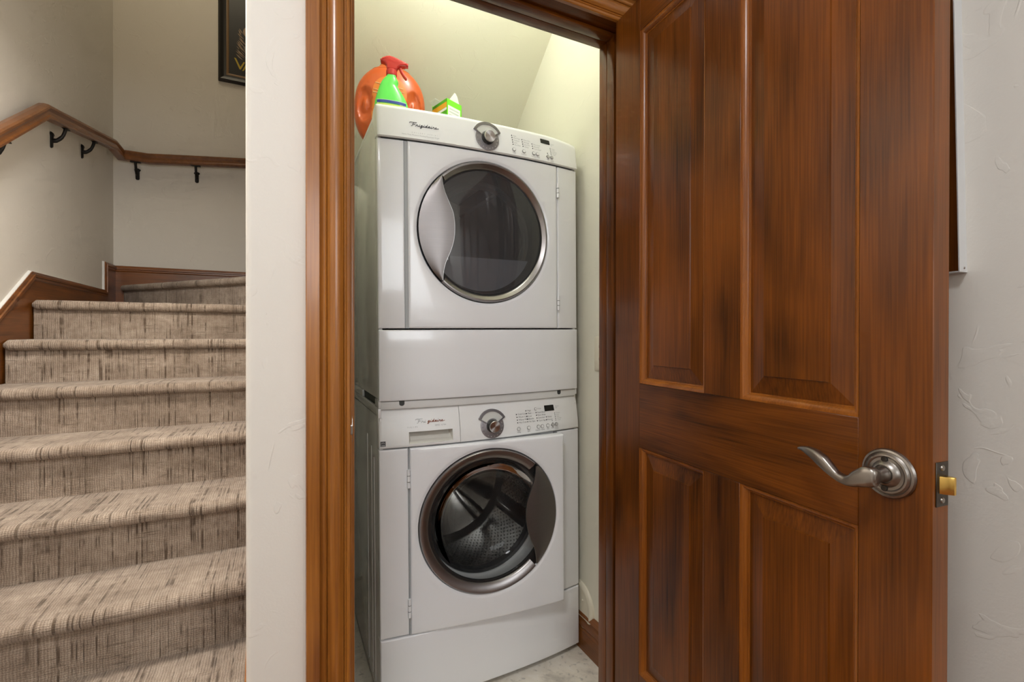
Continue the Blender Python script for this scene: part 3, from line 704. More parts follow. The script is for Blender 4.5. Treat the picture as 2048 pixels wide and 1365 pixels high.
# ------------------------------------------------------------------ stacked machines
LEAN = math.radians(-0.45)
HW = 0.345; BOW = 0.025
def bow(x): return -BOW * (1 - min(1, abs(x) / HW) ** 2.3)
def bow_slab(name, x0, x1, z0, z1, thick, mat, parent, bev=0.006, proud=0.0, off=None, nx=20, round_l=True, round_r=True, yfun=None):
    """slab whose front follows the bowed face; rounded front edges"""
    yf = yfun or (lambda x, z: bow(x))
    rings = []
    st = []
    if round_l:
        for k in (0, 0.08, 0.3, 0.6, 1.0): st.append((x0 + bev * k, bev * (1 - math.sqrt(1 - (1 - k) ** 2))))
    else: st.append((x0, 0))
    xa, xb = x0 + (bev if round_l else 0), x1 - (bev if round_r else 0)
    for i in range(1, nx): st.append((xa + (xb - xa) * i / nx, 0))
    if round_r:
        for k in (1.0, 0.6, 0.3, 0.08, 0): st.append((x1 - bev * k, bev * (1 - math.sqrt(1 - (1 - k) ** 2))))
    else: st.append((x1, 0))
    for x, e in st:
        ring = []
        def add(z, dy): ring.append((x, yf(x, z) - proud + max(dy, e), z))
        ks = (0, 0.08, 0.3, 0.6, 1.0)
        for k in ks: add(z0 + bev * k, bev * (1 - math.sqrt(1 - (1 - k) ** 2)))
        for k in (0.25, 0.5, 0.75): add(z0 + bev + (z1 - z0 - 2 * bev) * k, 0)
        for k in reversed(ks): add(z1 - bev * k, bev * (1 - math.sqrt(1 - (1 - k) ** 2)))
        yb = yf(x, z0) - proud + thick
        ring.append((x, yb, z1)); ring.append((x, yb, z0)); rings.append(ring)
    return loft(name, rings, mat, parent, True, True, 30)
def slab_hole(name, x0, x1, z0, z1, cx, cz, R, thick, mat, parent, bev=0.007, yf=None, proud=0.0, lip=0.012, rc=0.012):
    """panel with a round hole: loops from the hole edge to the rounded outer edge"""
    yf = yf or (lambda x, z: bow(x)); n = 128; loops = []
    angs = [2 * PI * i / n for i in range(n)]
    def outer(a, ins):
        c, s = math.cos(a), math.sin(a); xa, xb, za, zb = x0 + ins, x1 - ins, z0 + ins, z1 - ins
        t = min(((xb if c > 0 else xa) - cx) / c if abs(c) > 1e-9 else 1e9, ((zb if s > 0 else za) - cz) / s if abs(s) > 1e-9 else 1e9)
        return cx + c * t, cz + s * t
    # move the nearest ray onto each corner
    for (px, pz) in ((x0, z0), (x1, z0), (x1, z1), (x0, z1)):
        a = math.atan2(pz - cz, px - cx) % (2 * PI); i = min(range(n), key=lambda i: abs((angs[i] - a + PI) % (2 * PI) - PI)); angs[i] = a
    def circ(r, dy): loops.append([(cx + r * math.cos(a), yf(cx + r * math.cos(a), cz) - proud + dy, cz + r * math.sin(a)) for a in angs])
    circ(R, thick); circ(R, lip); circ(R + 0.003, lip * 0.35); circ(R + 0.010, 0.0008); circ(R + 0.014, 0.0)
    for k in (0.4, 0.8):
        L_ = []
        for a in angs:
            ox, oz = outer(a, bev); ix, iz = cx + (R + 0.014) * math.cos(a), cz + (R + 0.014) * math.sin(a)
            x, z = ix + (ox - ix) * k, iz + (oz - iz) * k; L_.append((x, yf(x, z) - proud, z))
        loops.append(L_)
    for k in (1.0, 0.6, 0.3, 0.08, 0.0):
        e = bev * (1 - math.sqrt(1 - (1 - k) ** 2)); loops.append([(x, yf(x, z) - proud + e, z) for x, z in [outer(a, bev * k) for a in angs]])
    loops.append([(x, yf(x, z) - proud + thick, z) for x, z in [outer(a, 0) for a in angs]])
    v = [p for l in loops for p in l]; f = []
    for i in range(len(loops) - 1):
        for j in range(n): f.append((i * n + j, i * n + (j + 1) % n, (i + 1) * n + (j + 1) % n, (i + 1) * n + j))
    b = (len(loops) - 1) * n
    for j in range(n): f.append((b + j, b + (j + 1) % n, (j + 1) % n, j))
    return mesh(name, v, f, mat, parent, 30)
def handle_edge(dz):
    """inner boundary of the crescent handle, distance from the port centre, by height"""
    tab = [(-0.180, 0.1470), (-0.150, 0.1485), (-0.125, 0.1460), (-0.100, 0.1395), (-0.070, 0.1265), (-0.035, 0.1160), (0.005, 0.1125), (0.045, 0.1165), (0.080, 0.1300), (0.110, 0.1420), (0.140, 0.1485), (0.180, 0.1505)]
    for (a, va), (b, vb) in zip(tab, tab[1:]):
        if a <= dz <= b:
            i = [q[0] for q in tab].index(a); u = (dz - a) / (b - a)
            m0 = ((vb - tab[i - 1][1]) / (b - tab[i - 1][0]) if i else (vb - va) / (b - a)) * (b - a)
            m1 = ((tab[i + 2][1] - va) / (tab[i + 2][0] - a) if i + 2 < len(tab) else (vb - va) / (b - a)) * (b - a)
            return (2 * u ** 3 - 3 * u * u + 1) * va + (u ** 3 - 2 * u * u + u) * m0 + (-2 * u ** 3 + 3 * u * u) * vb + (u ** 3 - u * u) * m1
    return tab[0][1] if dz < 0 else tab[-1][1]
def crescent(parent, cx, cz, R, sgn, yb, mat='handle_silver'):
    """handle plate filling the port between the wavy edge and the ring's outer circle"""
    h = []
    n = 44; nx = 12
    zm = 0.157; v, f = [], []
    for i in range(n + 1):
        dz = -zm + 2 * zm * i / n; dz = max(-R * 0.995, min(R * 0.995, dz))
        xi = handle_edge(dz); xo = math.sqrt(max(0.0, (R - 0.0012) ** 2 - dz * dz)); xi = min(xi, xo)
        for j in range(nx + 1):
            t = j / nx; x = xo + (xi - xo) * t
            bul = -0.010 * math.sin(min(1, t * 1.25) * PI * 0.5) * (1 - (dz / R) ** 2) - 0.001
            v.append((cx + sgn * x, yb(cx + sgn * x) + bul, cz + dz))
    m = nx + 1
    for i in range(n):
        for j in range(nx): f.append((i * m + j, i * m + j + 1, (i + 1) * m + j + 1, (i + 1) * m + j))
    b = len(v); 
    for i in range(n + 1):
        p = v[i * m + nx]; v.append((p[0] - sgn * -0.002, p[1] + 0.012, p[2]))
    for i in range(n): f.append((i * m + nx, b + i, b + i + 1, (i + 1) * m + nx))
    o = mesh('handle', v, f, mat, parent, 45)
    edge = [(p[0], p[1] - 0.0004, p[2]) for p in [v[i * m + nx] for i in range(n + 1)]]
    tube('handle_edge', edge, 0.0008, 'edge_silver', o, 6)
    # dark slot line beside the handle
    sl_ = [(cx + sgn * (handle_edge(dz) - 0.0032), yb(cx) + 0.004, cz + dz) for dz in [-0.155 + 0.31 * i / 30 for i in range(31)]]
    return o
def port(parent, cx, cz, R, sgn, yfun, glass, ring_in=0.196):
    y0 = yfun(cx)
    # trim ring leaves out the handle side
    a_h = math.acos(0.150 / R)
    if sgn < 0: a0, a1 = -PI + a_h, PI - a_h
    else: a0, a1 = a_h, 2 * PI - a_h
    prof = [(R - 0.0005, 0.010), (R - 0.0008, 0.0005), (R - 0.004, -0.0035), (R - 0.008, -0.0035), (ring_in + 0.004, 0.0045), (ring_in, 0.008), (ring_in - 0.002, 0.014)]
    v, f = [], []; n = 96
    for i in range(n + 1):
        a = a0 + (a1 - a0) * i / n
        for r, d in prof:
            x = cx + r * math.cos(a); v.append((x, yfun(x) + d, cz + r * math.sin(a)))
    k = len(prof)
    for i in range(n):
        for j in range(k - 1): f.append((i * k + j, (i + 1) * k + j, (i + 1) * k + j + 1, i * k + j + 1))
    f.append(tuple(range(k))); f.append(tuple(n * k + j for j in range(k)))
    mesh('trim_ring', v, f, 'brushed_silver', parent, 40)
    crescent(parent, cx, cz, R, sgn, yfun)
    lathe('window_gasket', [(R - 0.001, 0.012), (ring_in - 0.001, 0.0125), (ring_in - 0.007, 0.0135), (ring_in - 0.009, 0.020), (R - 0.004, 0.026)], 'black_plastic', parent, (cx, y0, cz), n=96)
    return y0

def feature_disc(name, warp, x, z, r, h, mat, parent, n=20, rim=0.0):
    """small raised round cap standing on the console face"""
    v, f = [], []; prof = [(r, 0.0), (r, h * 0.8), (r * 0.88, h), (0.0, h)]
    for i in range(n):
        a = 2 * PI * i / n
        for rr, d in prof[:-1]: v.append(warp(x + rr * math.cos(a), z + rr * math.sin(a), d))
    v.append(warp(x, z, h)); k = 3
    for i in range(n):
        i2 = (i + 1) % n
        for j in range(k - 1): f.append((i * k + j, i2 * k + j, i2 * k + j + 1, i * k + j + 1))
        f.append((i * k + 2, i2 * k + 2, len(v) - 1))
    return mesh(name, v, f, mat, parent, 40)
def poly_feature(name, warp, pts, h, mat, parent):
    n = len(pts); v = [warp(x, z, 0.0) for x, z in pts] + [warp(x, z, h) for x, z in pts]
    f = [tuple(n + i for i in range(n))] + [(i, (i + 1) % n, n + (i + 1) % n, n + i) for i in range(n)]
    return mesh(name, v, f, mat, parent)
def dial(warp, x, z, parent, vis_mat):
    d = thing('selector_dial', (0, 0, 0)); d.parent = parent
    R = 0.0395
    disc = feature_disc('dial_plate', warp, x, z, R, 0.003, 'dial_grey', d, 48)
    # visor: rim arc with a light window below it
    def arc_pts(r, a0, a1, n=28): return [(x + r * math.cos(a), z + r * math.sin(a)) for a in [a0 + (a1 - a0) * i / n for i in range(n + 1)]]
    a0, a1 = math.radians(27), math.radians(153)
    cz = z + 0.0
    outer = [(x + 0.0505 * math.cos(a), z + 0.0015 + 0.0505 * math.sin(a)) for a in [a0 + (a1 - a0) * i / 28 for i in range(29)]]
    inner = [(x + 0.0430 * math.cos(a), z + 0.0010 + 0.0430 * math.sin(a)) for a in [math.radians(31) + math.radians(118) * i / 28 for i in range(29)]]
    v = [warp(p[0], p[1], 0.0) for p in outer] + [warp(p[0], p[1], 0.0055) for p in outer] + [warp(p[0], p[1], 0.0055) for p in inner] + [warp(p[0], p[1], 0.0032) for p in inner]
    f = []; n = 29
    for i in range(n - 1):
        for k in range(3): f.append((k * n + i, k * n + i + 1, (k + 1) * n + i + 1, (k + 1) * n + i))
    mesh('visor_rim', v, f, 'visor_rim', d, 40)
    lowr = arc_pts(0.0225, math.radians(149), math.radians(31))
    poly_feature('visor_window', warp, inner + lowr, 0.0037, vis_mat, d)
    for sgn, aa in ((1, 27), (-1, 153)):
        a = math.radians(aa); p0 = (x + 0.0505 * math.cos(a), z + 0.0015 + 0.0505 * math.sin(a)); p1 = (x + 0.024 * math.cos(a), z + 0.0215 * math.sin(a))
        q = Vector((p1[0] - p0[0], p1[1] - p0[1])).normalized(); nn = Vector((-q.y, q.x)) * 0.0011
        poly_feature('visor_edge', warp, [(p0[0] + nn.x, p0[1] + nn.y), (p1[0] + nn.x, p1[1] + nn.y), (p1[0] - nn.x, p1[1] - nn.y), (p0[0] - nn.x, p0[1] - nn.y)], 0.0054, 'visor_rim', d)
    ds = []
    for i in range(12):
        a = math.radians(166 + 207 * i / 11)
        ds.append(feature_disc('dot', warp, x + 0.0335 * math.cos(a), z + 0.0335 * math.sin(a), 0.0012, 0.0036, 'print_dark' if i < 4 else 'dot_light', None, 8))
    for grp in (ds[:4], ds[4:]): join('dial_dots', grp, parent=d)
    # knob
    c = Vector(warp(x, z, 0.0)); kn = lathe('knob', [(0.0, -0.003), (0.0205, -0.003), (0.0210, -0.006), (0.0185, -0.021), (0.0180, -0.0225), (0.0, -0.0225)], 'knob_dark', d, (0, 0, 0), n=48)
    cap = lathe('knob_cap', [(0.0185, -0.019), (0.0182, -0.0225), (0.0170, -0.0240), (0.006, -0.0238), (0.0004, -0.0237)], 'chrome', kn, (0, 0, 0), n=48)
    kn.location = c
    return d
# cursive name plate written with pen strokes: unit = x-height 1
GLY = {
 'F': ([[(-0.9, 1.75), (-0.75, 2.25), (-0.2, 2.45), (1.0, 2.35), (2.3, 2.45), (2.6, 2.3)], [(1.1, 2.35), (0.75, 1.2), (0.45, 0.3), (0.05, -0.1), (-0.25, 0.15)], [(0.2, 1.15), (0.8, 1.2), (1.6, 1.1), (1.9, 1.35)]], 2.2),
 'r': ([[(-0.35, 0.0), (0.05, 0.5), (0.35, 1.1), (0.5, 0.85), (0.85, 0.9), (0.7, 0.35), (0.85, 0.0), (1.15, 0.15)]], 1.3),
 'i': ([[(-0.25, 0.05), (0.1, 0.45), (0.4, 1.0), (0.2, 0.3), (0.35, 0.0), (0.75, 0.2)], [(0.62, 1.5), (0.72, 1.65)]], 0.95),
 'g': ([[(-0.2, 0.05), (0.95, 0.95), (0.5, 1.0), (0.1, 0.5), (0.25, 0.05), (0.65, 0.3), (0.98, 0.95), (0.55, -0.4), (0.1, -1.0), (-0.25, -0.75), (0.4, -0.25), (1.15, 0.2)]], 1.35),
 'd': ([[(-0.2, 0.05), (0.9, 0.9), (0.5, 1.0), (0.1, 0.5), (0.25, 0.03), (0.65, 0.3), (1.25, 1.95), (0.85, 0.4), (0.95, 0.0), (1.3, 0.2)]], 1.45),
 'a': ([[(-0.2, 0.05), (0.9, 0.9), (0.5, 1.0), (0.1, 0.5), (0.25, 0.03), (0.65, 0.3), (0.98, 0.95), (0.82, 0.3), (0.95, 0.0), (1.25, 0.2)]], 1.35),
 'e': ([[(-0.3, 0.1), (0.25, 0.35), (0.65, 0.8), (0.45, 1.0), (0.15, 0.6), (0.25, 0.05), (0.75, 0.05), (1.3, 0.35), (1.9, 0.4)]], 1.2)}
def script_logo(name, word, x, z, length, warp, mat, parent, rr=0.0009, thin=None):
    tot = sum(GLY[c][1] for c in word) + 0.6; s = length / tot; px = x; objs = []
    for c in word:
        for st in GLY[c][0]:
            pts = catmull([(px + a * s, 0, z + b * s * 0.8) for a, b in st], 4) if len(st) > 2 else [Vector((px + a * s, 0, z + b * s * 0.8)) for a, b in st]
            P = [Vector(warp(p.x, p.z, 0.0006)) for p in pts]
            objs.append(tube('t', P, rr, mat, None, 6))
        px += GLY[c][1] * s
    return join(name, objs, parent=parent)

# ---------------------------------------------------------------- washing machine
washer = thing('washing_machine', (0.610, 1.40, 0.0035), 'white front-loading washing machine standing on the floor below the dryer', 'washing machine', (0, LEAN, 0))
def cabinet(parent, z0, z1, dep, hole=None, side='enamel_side', cx=0.0):
    hw = HW - 0.002
    cb = thing('cabinet', (0, 0, 0)); cb.parent = parent
    box('side_panel', -hw, -hw + 0.012, 0.006, dep, z0, z1, side, cb, 0.004)
    box('side_panel', hw - 0.012, hw, 0.006, dep, z0, z1, side, cb, 0.004)
    box('back_panel', -hw + 0.012, hw - 0.012, dep - 0.012, dep, z0, z1, side, cb)
    box('top_panel', -hw, hw, 0.010, dep, z1, z1 + 0.012, side, cb, 0.005)
    return cb
cab = cabinet(washer, 0.02, 0.872, 0.70)
# embossed ribs on the left side panel
for y, z0, z1 in ((0.085, 0.05, 0.74), (0.130, 0.05, 0.765), (0.205, 0.05, 0.79)):
    box('side_rib', -HW - 0.0005, -HW + 0.004, y, y + 0.016, z0, z1, 'enamel_side', cab, 0.002)
for x in (-0.3, 0.3):
    for y in (0.06, 0.62): lathe('foot', [(0, -0.004 + 0.0035 * 0), (0.022, -0.0), (0.022, 0.012), (0.012, 0.016), (0.012, 0.03), (0, 0.03)], 'rubber_dark', washer, (x, y, 0), 'z', 20)
bow_slab('kick_panel', -HW, HW, 0.016, 0.2215, 0.03, 'enamel_white', washer, 0.005, 0)
bow_slab('front_strip', -HW, -0.2625, 0.2265, 0.7785, 0.03, 'enamel_white', washer, 0.004, 0, nx=8)
bow_slab('front_strip', 0.2505, HW, 0.2265, 0.7785, 0.03, 'enamel_white', washer, 0.004, 0.0, nx=8)
# bulkhead with the tub mouth behind the door
WCX, WCZ = -0.0085, 0.531
slab_hole('bulkhead', -0.2615, 0.2500, 0.2265, 0.7785, WCX, WCZ, 0.185, 0.02, 'enamel_white', washer, 0.003, lambda x, z: 0.012, 0)
tub = lathe('drum', [(0.186, 0.030), (0.188, 0.045), (0.245, 0.060), (0.245, 0.40), (0.225, 0.425), (0.12, 0.418), (0.05, 0.395), (0.0, 0.39)], 'drum_steel', washer, (WCX, 0, WCZ), n=72)
lathe('door_boot', [(0.185, 0.012), (0.178, 0.018), (0.176, 0.040), (0.190, 0.046), (0.205, 0.040)], 'rubber_dark', washer, (WCX, 0, WCZ), n=72)
# drum perforations and lifters
def perforations():
    v, f = [], []; r = 0.2435
    for i in range(84):
        a = 2 * PI * i / 84
        if int((i + 2) / 28 * 3) % 3 == 5: continue
        for j in range(22):
            y = 0.085 + j * 0.0138; aa = a + (0.5 * 2 * PI / 84 if j % 2 else 0); b = len(v)
            for k in range(6):
                t = 2 * PI * k / 6; v.append((WCX + r * math.cos(aa + 0.0024 / r * math.cos(t)), y + 0.0024 * math.sin(t), WCZ + r * math.sin(aa + 0.0024 / r * math.cos(t))))
            f.append(tuple(range(b, b + 6)))
    return mesh('drum_holes', v, f, 'black_plastic', tub, fix=False)
tag(perforations(), kind='stuff')
for k in range(3):
    a0 = math.radians(215 + 120 * k); sec = []
    for y, hgt in ((0.075, 0.012), (0.12, 0.045), (0.30, 0.052), (0.385, 0.020)):
        ring = []
        for t, hh in ((-0.13, 0), (-0.09, 0.45), (-0.03, 0.95), (0.03, 0.95), (0.09, 0.45), (0.13, 0)):
            rr = 0.2445 - hgt * hh; ring.append((WCX + rr * math.cos(a0 + t), y, WCZ + rr * math.sin(a0 + t)))
        sec.append(ring)
    loft('drum_paddle', sec, 'drum_steel', tub, True, True, 50)
for k in range(5):
    a = 2 * PI * k / 5 + 0.4
    rings = []
    for r, hw_, yy in ((0.04, 0.012, 0.378), (0.12, 0.020, 0.396), (0.21, 0.026, 0.408)):
        c = Vector((math.cos(a), 0, math.sin(a))); t = Vector((-math.sin(a), 0, math.cos(a)))
        rings.append([Vector((WCX, yy, WCZ)) + c * r + t * (hw_ * math.cos(u)) + Vector((0, -1, 0)) * (0.012 * max(0, math.sin(u))) for u in [PI * i / 8 for i in range(9)]])
    loft('drum_spoke', rings, 'drum_steel', tub, False, False, 60)
# console: drawer front with recess, and control panel
CZ0, CZ1 = 0.7825, 0.8960
def wcons(x, z, lift=0.0):
    t = max(0, min(1, (z - CZ0) / (CZ1 - CZ0))); return (x, bow(x) * 1.05 - 0.004 + 0.020 * t ** 1.7 - lift, z)
bow_slab('control_panel', -0.1045, HW, CZ0, CZ1, 0.05, 'console_plastic', washer, 0.006, 0, nx=22, round_l=False, yfun=lambda x, z: wcons(x, z)[1]).name = 'control_panel'
wpan = [o for o in washer.children if o.name.startswith('control_panel')][0]
def drawer_front():
    xs = [-HW, -HW + 0.0006, -HW + 0.0022, -HW + 0.006] + [-0.335 + 0.015 * i for i in range(5)] + [-0.2605] + [-0.2605 + 0.0264 * i for i in range(1, 5)] + [-0.1290, -0.118, -0.1060]
    zsn = [CZ0, CZ0 + 0.0006, CZ0 + 0.0022, CZ0 + 0.006, 0.792, 0.8265, 0.850, 0.875, CZ1 - 0.006, CZ1 - 0.0022, CZ1 - 0.0006, CZ1]
    def e(d, b=0.006): return b - math.sqrt(max(0, b * b - (b - min(d, b)) ** 2))
    v, f, rec = [], [], []
    idx = {}
    for i, x in enumerate(xs):
        for j, z in enumerate(zsn):
            y = wcons(x, z)[1] + max(e(z - CZ0), e(CZ1 - z), e(x + HW)); idx[i, j] = len(v); v.append((x, y, z))
    i0, i1 = xs.index(-0.2605), xs.index(-0.1290); j0, j1 = zsn.index(0.792), zsn.index(0.8265)
    for i in range(len(xs) - 1):
        for j in range(len(zsn) - 1):
            if i0 <= i < i1 and j0 <= j < j1: continue
            f.append((idx[i, j], idx[i + 1, j], idx[i + 1, j + 1], idx[i, j + 1]))
    # border returns
    b = len(v); ring = [(i, 0) for i in range(len(xs))] + [(len(xs) - 1, j) for j in range(1, len(zsn))] + [(i, len(zsn) - 1) for i in range(len(xs) - 2, -1, -1)] + [(0, j) for j in range(len(zsn) - 2, 0, -1)]
    for (i, j) in ring: v.append((xs[i], 0.03, zsn[j]))
    for k in range(len(ring)):
        k2 = (k + 1) % len(ring); f.append((idx[ring[k]], idx[ring[k2]], b + k2, b + k))
    o = mesh('drawer_front', v, f, 'console_plastic', washer, 30)
    rv = []; 
    yb = lambda x, z: wcons(x, z)[1]
    front = [(-0.2605, 0.792), (-0.1290, 0.792), (-0.1290, 0.8265), (-0.2605, 0.8265)]
    for x, z in front: rv.append((x, yb(x, z), z))
    dx = 0.006
    for (x, z, d) in ((-0.2605 + dx, 0.8010, 0.012), (-0.1290 - dx, 0.8010, 0.012), (-0.1290 - dx, 0.8255, 0.030), (-0.2605 + dx, 0.8255, 0.030)): rv.append((x, yb(x, 0.80) + d, z))
    rf = [(4, 5, 6, 7), (0, 1, 5, 4), (1, 2, 6, 5), (2, 3, 7, 6), (3, 0, 4, 7)]
    mesh('finger_recess', rv, rf, 'recess_plastic', o)
    return o
drawer = drawer_front()
dial(wcons, 0.0015, 0.8245, wpan, 'visor_face')
WLED = [(0.0904, 0.8513), (0.0915, 0.8423), (0.0921, 0.8335), (0.0926, 0.8249), (0.1269, 0.8599), (0.128, 0.8512), (0.1288, 0.8423), (0.1296, 0.8336), (0.1305, 0.8248), (0.1655, 0.8512), (0.1662, 0.8425), (0.1672, 0.8335), (0.168, 0.8246), (0.205, 0.8337), (0.2058, 0.8247), (0.2406, 0.843), (0.2411, 0.8373), (0.2419, 0.8316), (0.2424, 0.8252), (0.2429, 0.8195), (0.2279, 0.8192)]
for x, z in WLED: feature_disc('indicator_light', wcons, x, z, 0.0019 if x < 0.22 else 0.0014, 0.0008, 'black_plastic', wpan, 10)
def button(warp, x, z, r, parent, mat='button_white', diamond=False):
    if diamond:
        q = r * 1.25; b = poly_feature('button', warp, [(x - q, z), (x, z - q), (x + q, z), (x, z + q)], 0.002, 'button_ring', parent)
        q *= 0.72; poly_feature('button_cap', warp, [(x - q, z), (x, z - q), (x + q, z), (x, z + q)], 0.0032, mat, b)
    else:
        b = feature_disc('button', warp, x, z, r, 0.0018, 'button_ring', parent, 20); feature_disc('button_cap', warp, x, z, r * 0.74, 0.0034, mat, b, 20)
for i, (x, z) in enumerate([(0.0949, 0.805), (0.1328, 0.805), (0.1705, 0.8048), (0.1859, 0.8048), (0.2084, 0.8048), (0.2289, 0.8055), (0.2444, 0.8056), (0.1647, 0.8632)]):
    button(wcons, x, z, 0.0066 if i < 7 else 0.0050, wpan, 'button_grey' if i in (5, 6) else 'button_white', i == 5)
poly_feature('display', wcons, [(0.2008, 0.8530), (0.2030, 0.8522), (0.2385, 0.8520), (0.2400, 0.8530), (0.2385, 0.8700), (0.2370, 0.8712), (0.2015, 0.8714), (0.2002, 0.8704)], 0.0008, 'display_black', wpan)
ts = 0.0074
items = [(0.0955, 0.8490, 'Cold Cold', ts), (0.0966, 0.8400, 'Warm Cold', ts), (0.0972, 0.8312, 'Warm Warm', ts), (0.0977, 0.8226, 'Hot Cold', ts),
         (0.1322, 0.8576, 'High', ts), (0.1333, 0.8489, 'Med', ts), (0.1340, 0.8400, 'Low', ts), (0.1348, 0.8313, 'Gentle', ts), (0.1357, 0.8225, 'No Spin', ts),
         (0.1705, 0.8489, 'Fresh Rinse', ts * 0.92), (0.1712, 0.8402, 'Extra Rinse', ts * 0.92), (0.1722, 0.8312, 'Extended', ts * 0.92), (0.1730, 0.8223, 'Cycle Signal', ts * 0.92), (0.2100, 0.8314, 'Heavy', ts * 0.92), (0.2108, 0.8224, 'Normal', ts * 0.8),
         (0.0949, 0.7925, 'Temp', 0.0062, 'CENTER'), (0.1328, 0.7925, 'Spin', 0.0062, 'CENTER'), (0.1680, 0.7925, 'Options', 0.0058, 'CENTER'), (0.1882, 0.7925, 'Select', 0.0058, 'CENTER'), (0.2084, 0.7925, 'Soil', 0.0062, 'CENTER'), (0.2280, 0.7935, 'Start', 0.0058, 'CENTER'), (0.2450, 0.7945, 'Pause', 0.0054, 'CENTER'), (0.2450, 0.7898, 'Cancel', 0.0054, 'CENTER')]
lettering('panel_print', items, wcons, 'print_grey', wpan)
items = [(0.1725, 0.8612, 'Delay', 0.0066), (0.2465, 0.8415, 'Prewash', 0.0050), (0.2470, 0.8358, 'Wash', 0.0050), (0.2478, 0.8301, 'Rinse', 0.0050), (0.2483, 0.8237, 'Final Spin', 0.0050), (0.2488, 0.8180, 'Locked', 0.0050), (0.2455, 0.8640, 'Minutes', 0.0050), (0.2455, 0.8590, 'Left', 0.0050)]
lettering('panel_print', items, wcons, 'print_faint', wpan)
script_logo('name_script', 'Fri', -0.2345, 0.8510, 0.030, wcons, 'print_faint', drawer, 0.0006)
script_logo('name_script', 'gidaire', -0.2035, 0.8517, 0.051, wcons, 'print_rust', drawer, 0.0009)
lettering('faded_print', [(-0.2645, 0.8385, 'G  A L  L  E R', 0.0052), (-0.1830, 0.8395, 'SERIES  ULTRA', 0.0054)], wcons, 'print_faint', drawer)
eb = poly_feature('energy_badge', wcons, [(-0.3415, 0.7905), (-0.3270, 0.7905), (-0.3270, 0.8050), (-0.3415, 0.8050)], 0.0005, 'print_dark', drawer)
poly_feature('badge_print', wcons, [(-0.3400, 0.7920), (-0.3285, 0.7920), (-0.3285, 0.7945), (-0.3400, 0.7945)], 0.0008, 'print_faint', eb)
poly_feature('badge_print', wcons, [(-0.3395, 0.7978), (-0.3340, 0.8005), (-0.3290, 0.7985), (-0.3290, 0.7998), (-0.3340, 0.8022), (-0.3395, 0.7998)], 0.0008, 'print_faint', eb)
# washer door, ajar on its left hinges
wd = thing('door', (-0.2595, bow(-0.2595) - 0.004, 0.0), rot=(0, 0, math.radians(-5.6))); wd.parent = washer
DWW = 0.507
def wdy(x, z=0): u = (x - DWW / 2) / (DWW / 2); return 0.010 * abs(u) ** 2.2 - 0.008
WX, WZ, WR = 0.2505, 0.5305, 0.2245
slab_hole('door_panel', 0, DWW, 0.2235, 0.7790, WX, WZ, WR, 0.034, 'enamel_white', wd, 0.007, wdy, 0.0)
port(wd, WX, WZ, WR, 1, lambda x: wdy(x), 'glass_clear', 0.196)
lathe('glass_bowl', [(0.0, 0.085), (0.06, 0.083), (0.11, 0.074), (0.145, 0.058), (0.165, 0.035), (0.176, 0.016), (0.190, 0.012)], 'glass_clear', wd, (WX, wdy(WX) + 0.004, WZ), n=96)
for z in (0.690, 0.307):
    hg = lathe('hinge', [(0, z - 0.027), (0.0045, z - 0.027), (0.0045, z + 0.027), (0, z + 0.027)], 'enamel_white', wd, (-0.0035, -0.0005, 0), 'z', 16)
    for k in (-0.009, 0.009): lathe('knuckle_gap', [(0.0047, z + k - 0.0008), (0.0047, z + k + 0.0008)], 'gap_dark', hg, (-0.0035, -0.0005, 0), 'z', 16)
box('gap_strip', -0.2622, -0.2598, -0.013, -0.004, 0.2265, 0.7785, 'seam_grey', washer)

# ---------------------------------------------------------------- dryer
DZ = 0.8975
dryer = thing('clothes_dryer', (0.6015, 1.40, DZ), 'white clothes dryer with smoked round window stacked on the washer', 'clothes dryer', (0, LEAN, 0))
HW = 0.3425
dcab = thing('cabinet', (0, 0, 0)); dcab.parent = dryer
box('side_panel', -HW + 0.002, -HW + 0.014, 0.006, 0.70, 0.030, 0.872, 'enamel_side', dcab, 0.004)
box('side_panel', HW - 0.014, HW - 0.002, 0.006, 0.70, 0.030, 0.872, 'enamel_side', dcab, 0.004)
box('back_panel', -HW + 0.014, HW - 0.014, 0.688, 0.70, 0.030, 0.872, 'enamel_side', dcab)
box('top_panel', -HW + 0.001, HW - 0.001, 0.020, 0.70, 0.868, 0.882, 'enamel_white', dcab, 0.005)
# stacking bracket between the machines: side rails with a long slot, front strip with notches
st = thing('stacking_bracket', (0, 0, 0)); st.parent = dryer
for s in (-1, 1):
    xa, xb = sorted((s * (HW + 0.001), s * (HW - 0.008)))
    box('side_rail', xa, xb, 0.012, 0.70, -0.0125, 0.006, 'enamel_side', st, 0.002)
    box('side_rail', xa, xb, 0.004, 0.060, 0.006, 0.0305, 'enamel_side', st, 0.002)
    box('side_rail', xa, xb, 0.30, 0.70, 0.006, 0.0305, 'enamel_side', st, 0.002)
    box('slot_back', *sorted((s * (HW - 0.010), s * (HW - 0.008))), 0.05, 0.31, 0.004, 0.032, 'gap_dark', st)
box('corner_tab', -HW - 0.003, -HW + 0.006, -0.001, 0.010, -0.022, 0.006, 'enamel_white', st, 0.002)
bow_slab('front_strip', -HW + 0.006, HW - 0.004, 0.0010, 0.0245, 0.03, 'enamel_side', st, 0.003, -0.006)
for x in (-0.2771, 0.2641):
    nv = [(x - 0.0075, 0.026), (x + 0.0075, 0.026), (x + 0.0075, 0.017)] + [(x + 0.0075 * math.cos(a), 0.017 + 0.0065 * math.sin(a)) for a in [-PI * i / 8 for i in range(1, 8)]] + [(x - 0.0075, 0.017)]
    poly_feature('notch', lambda a, b, c: (a, bow(a) + 0.0058 - c, b), nv, 0.0004, 'gap_dark', st)
bow_slab('lower_panel', -HW, HW, 0.0262, 0.2345, 0.03, 'enamel_white', dryer, 0.004, 0.002)
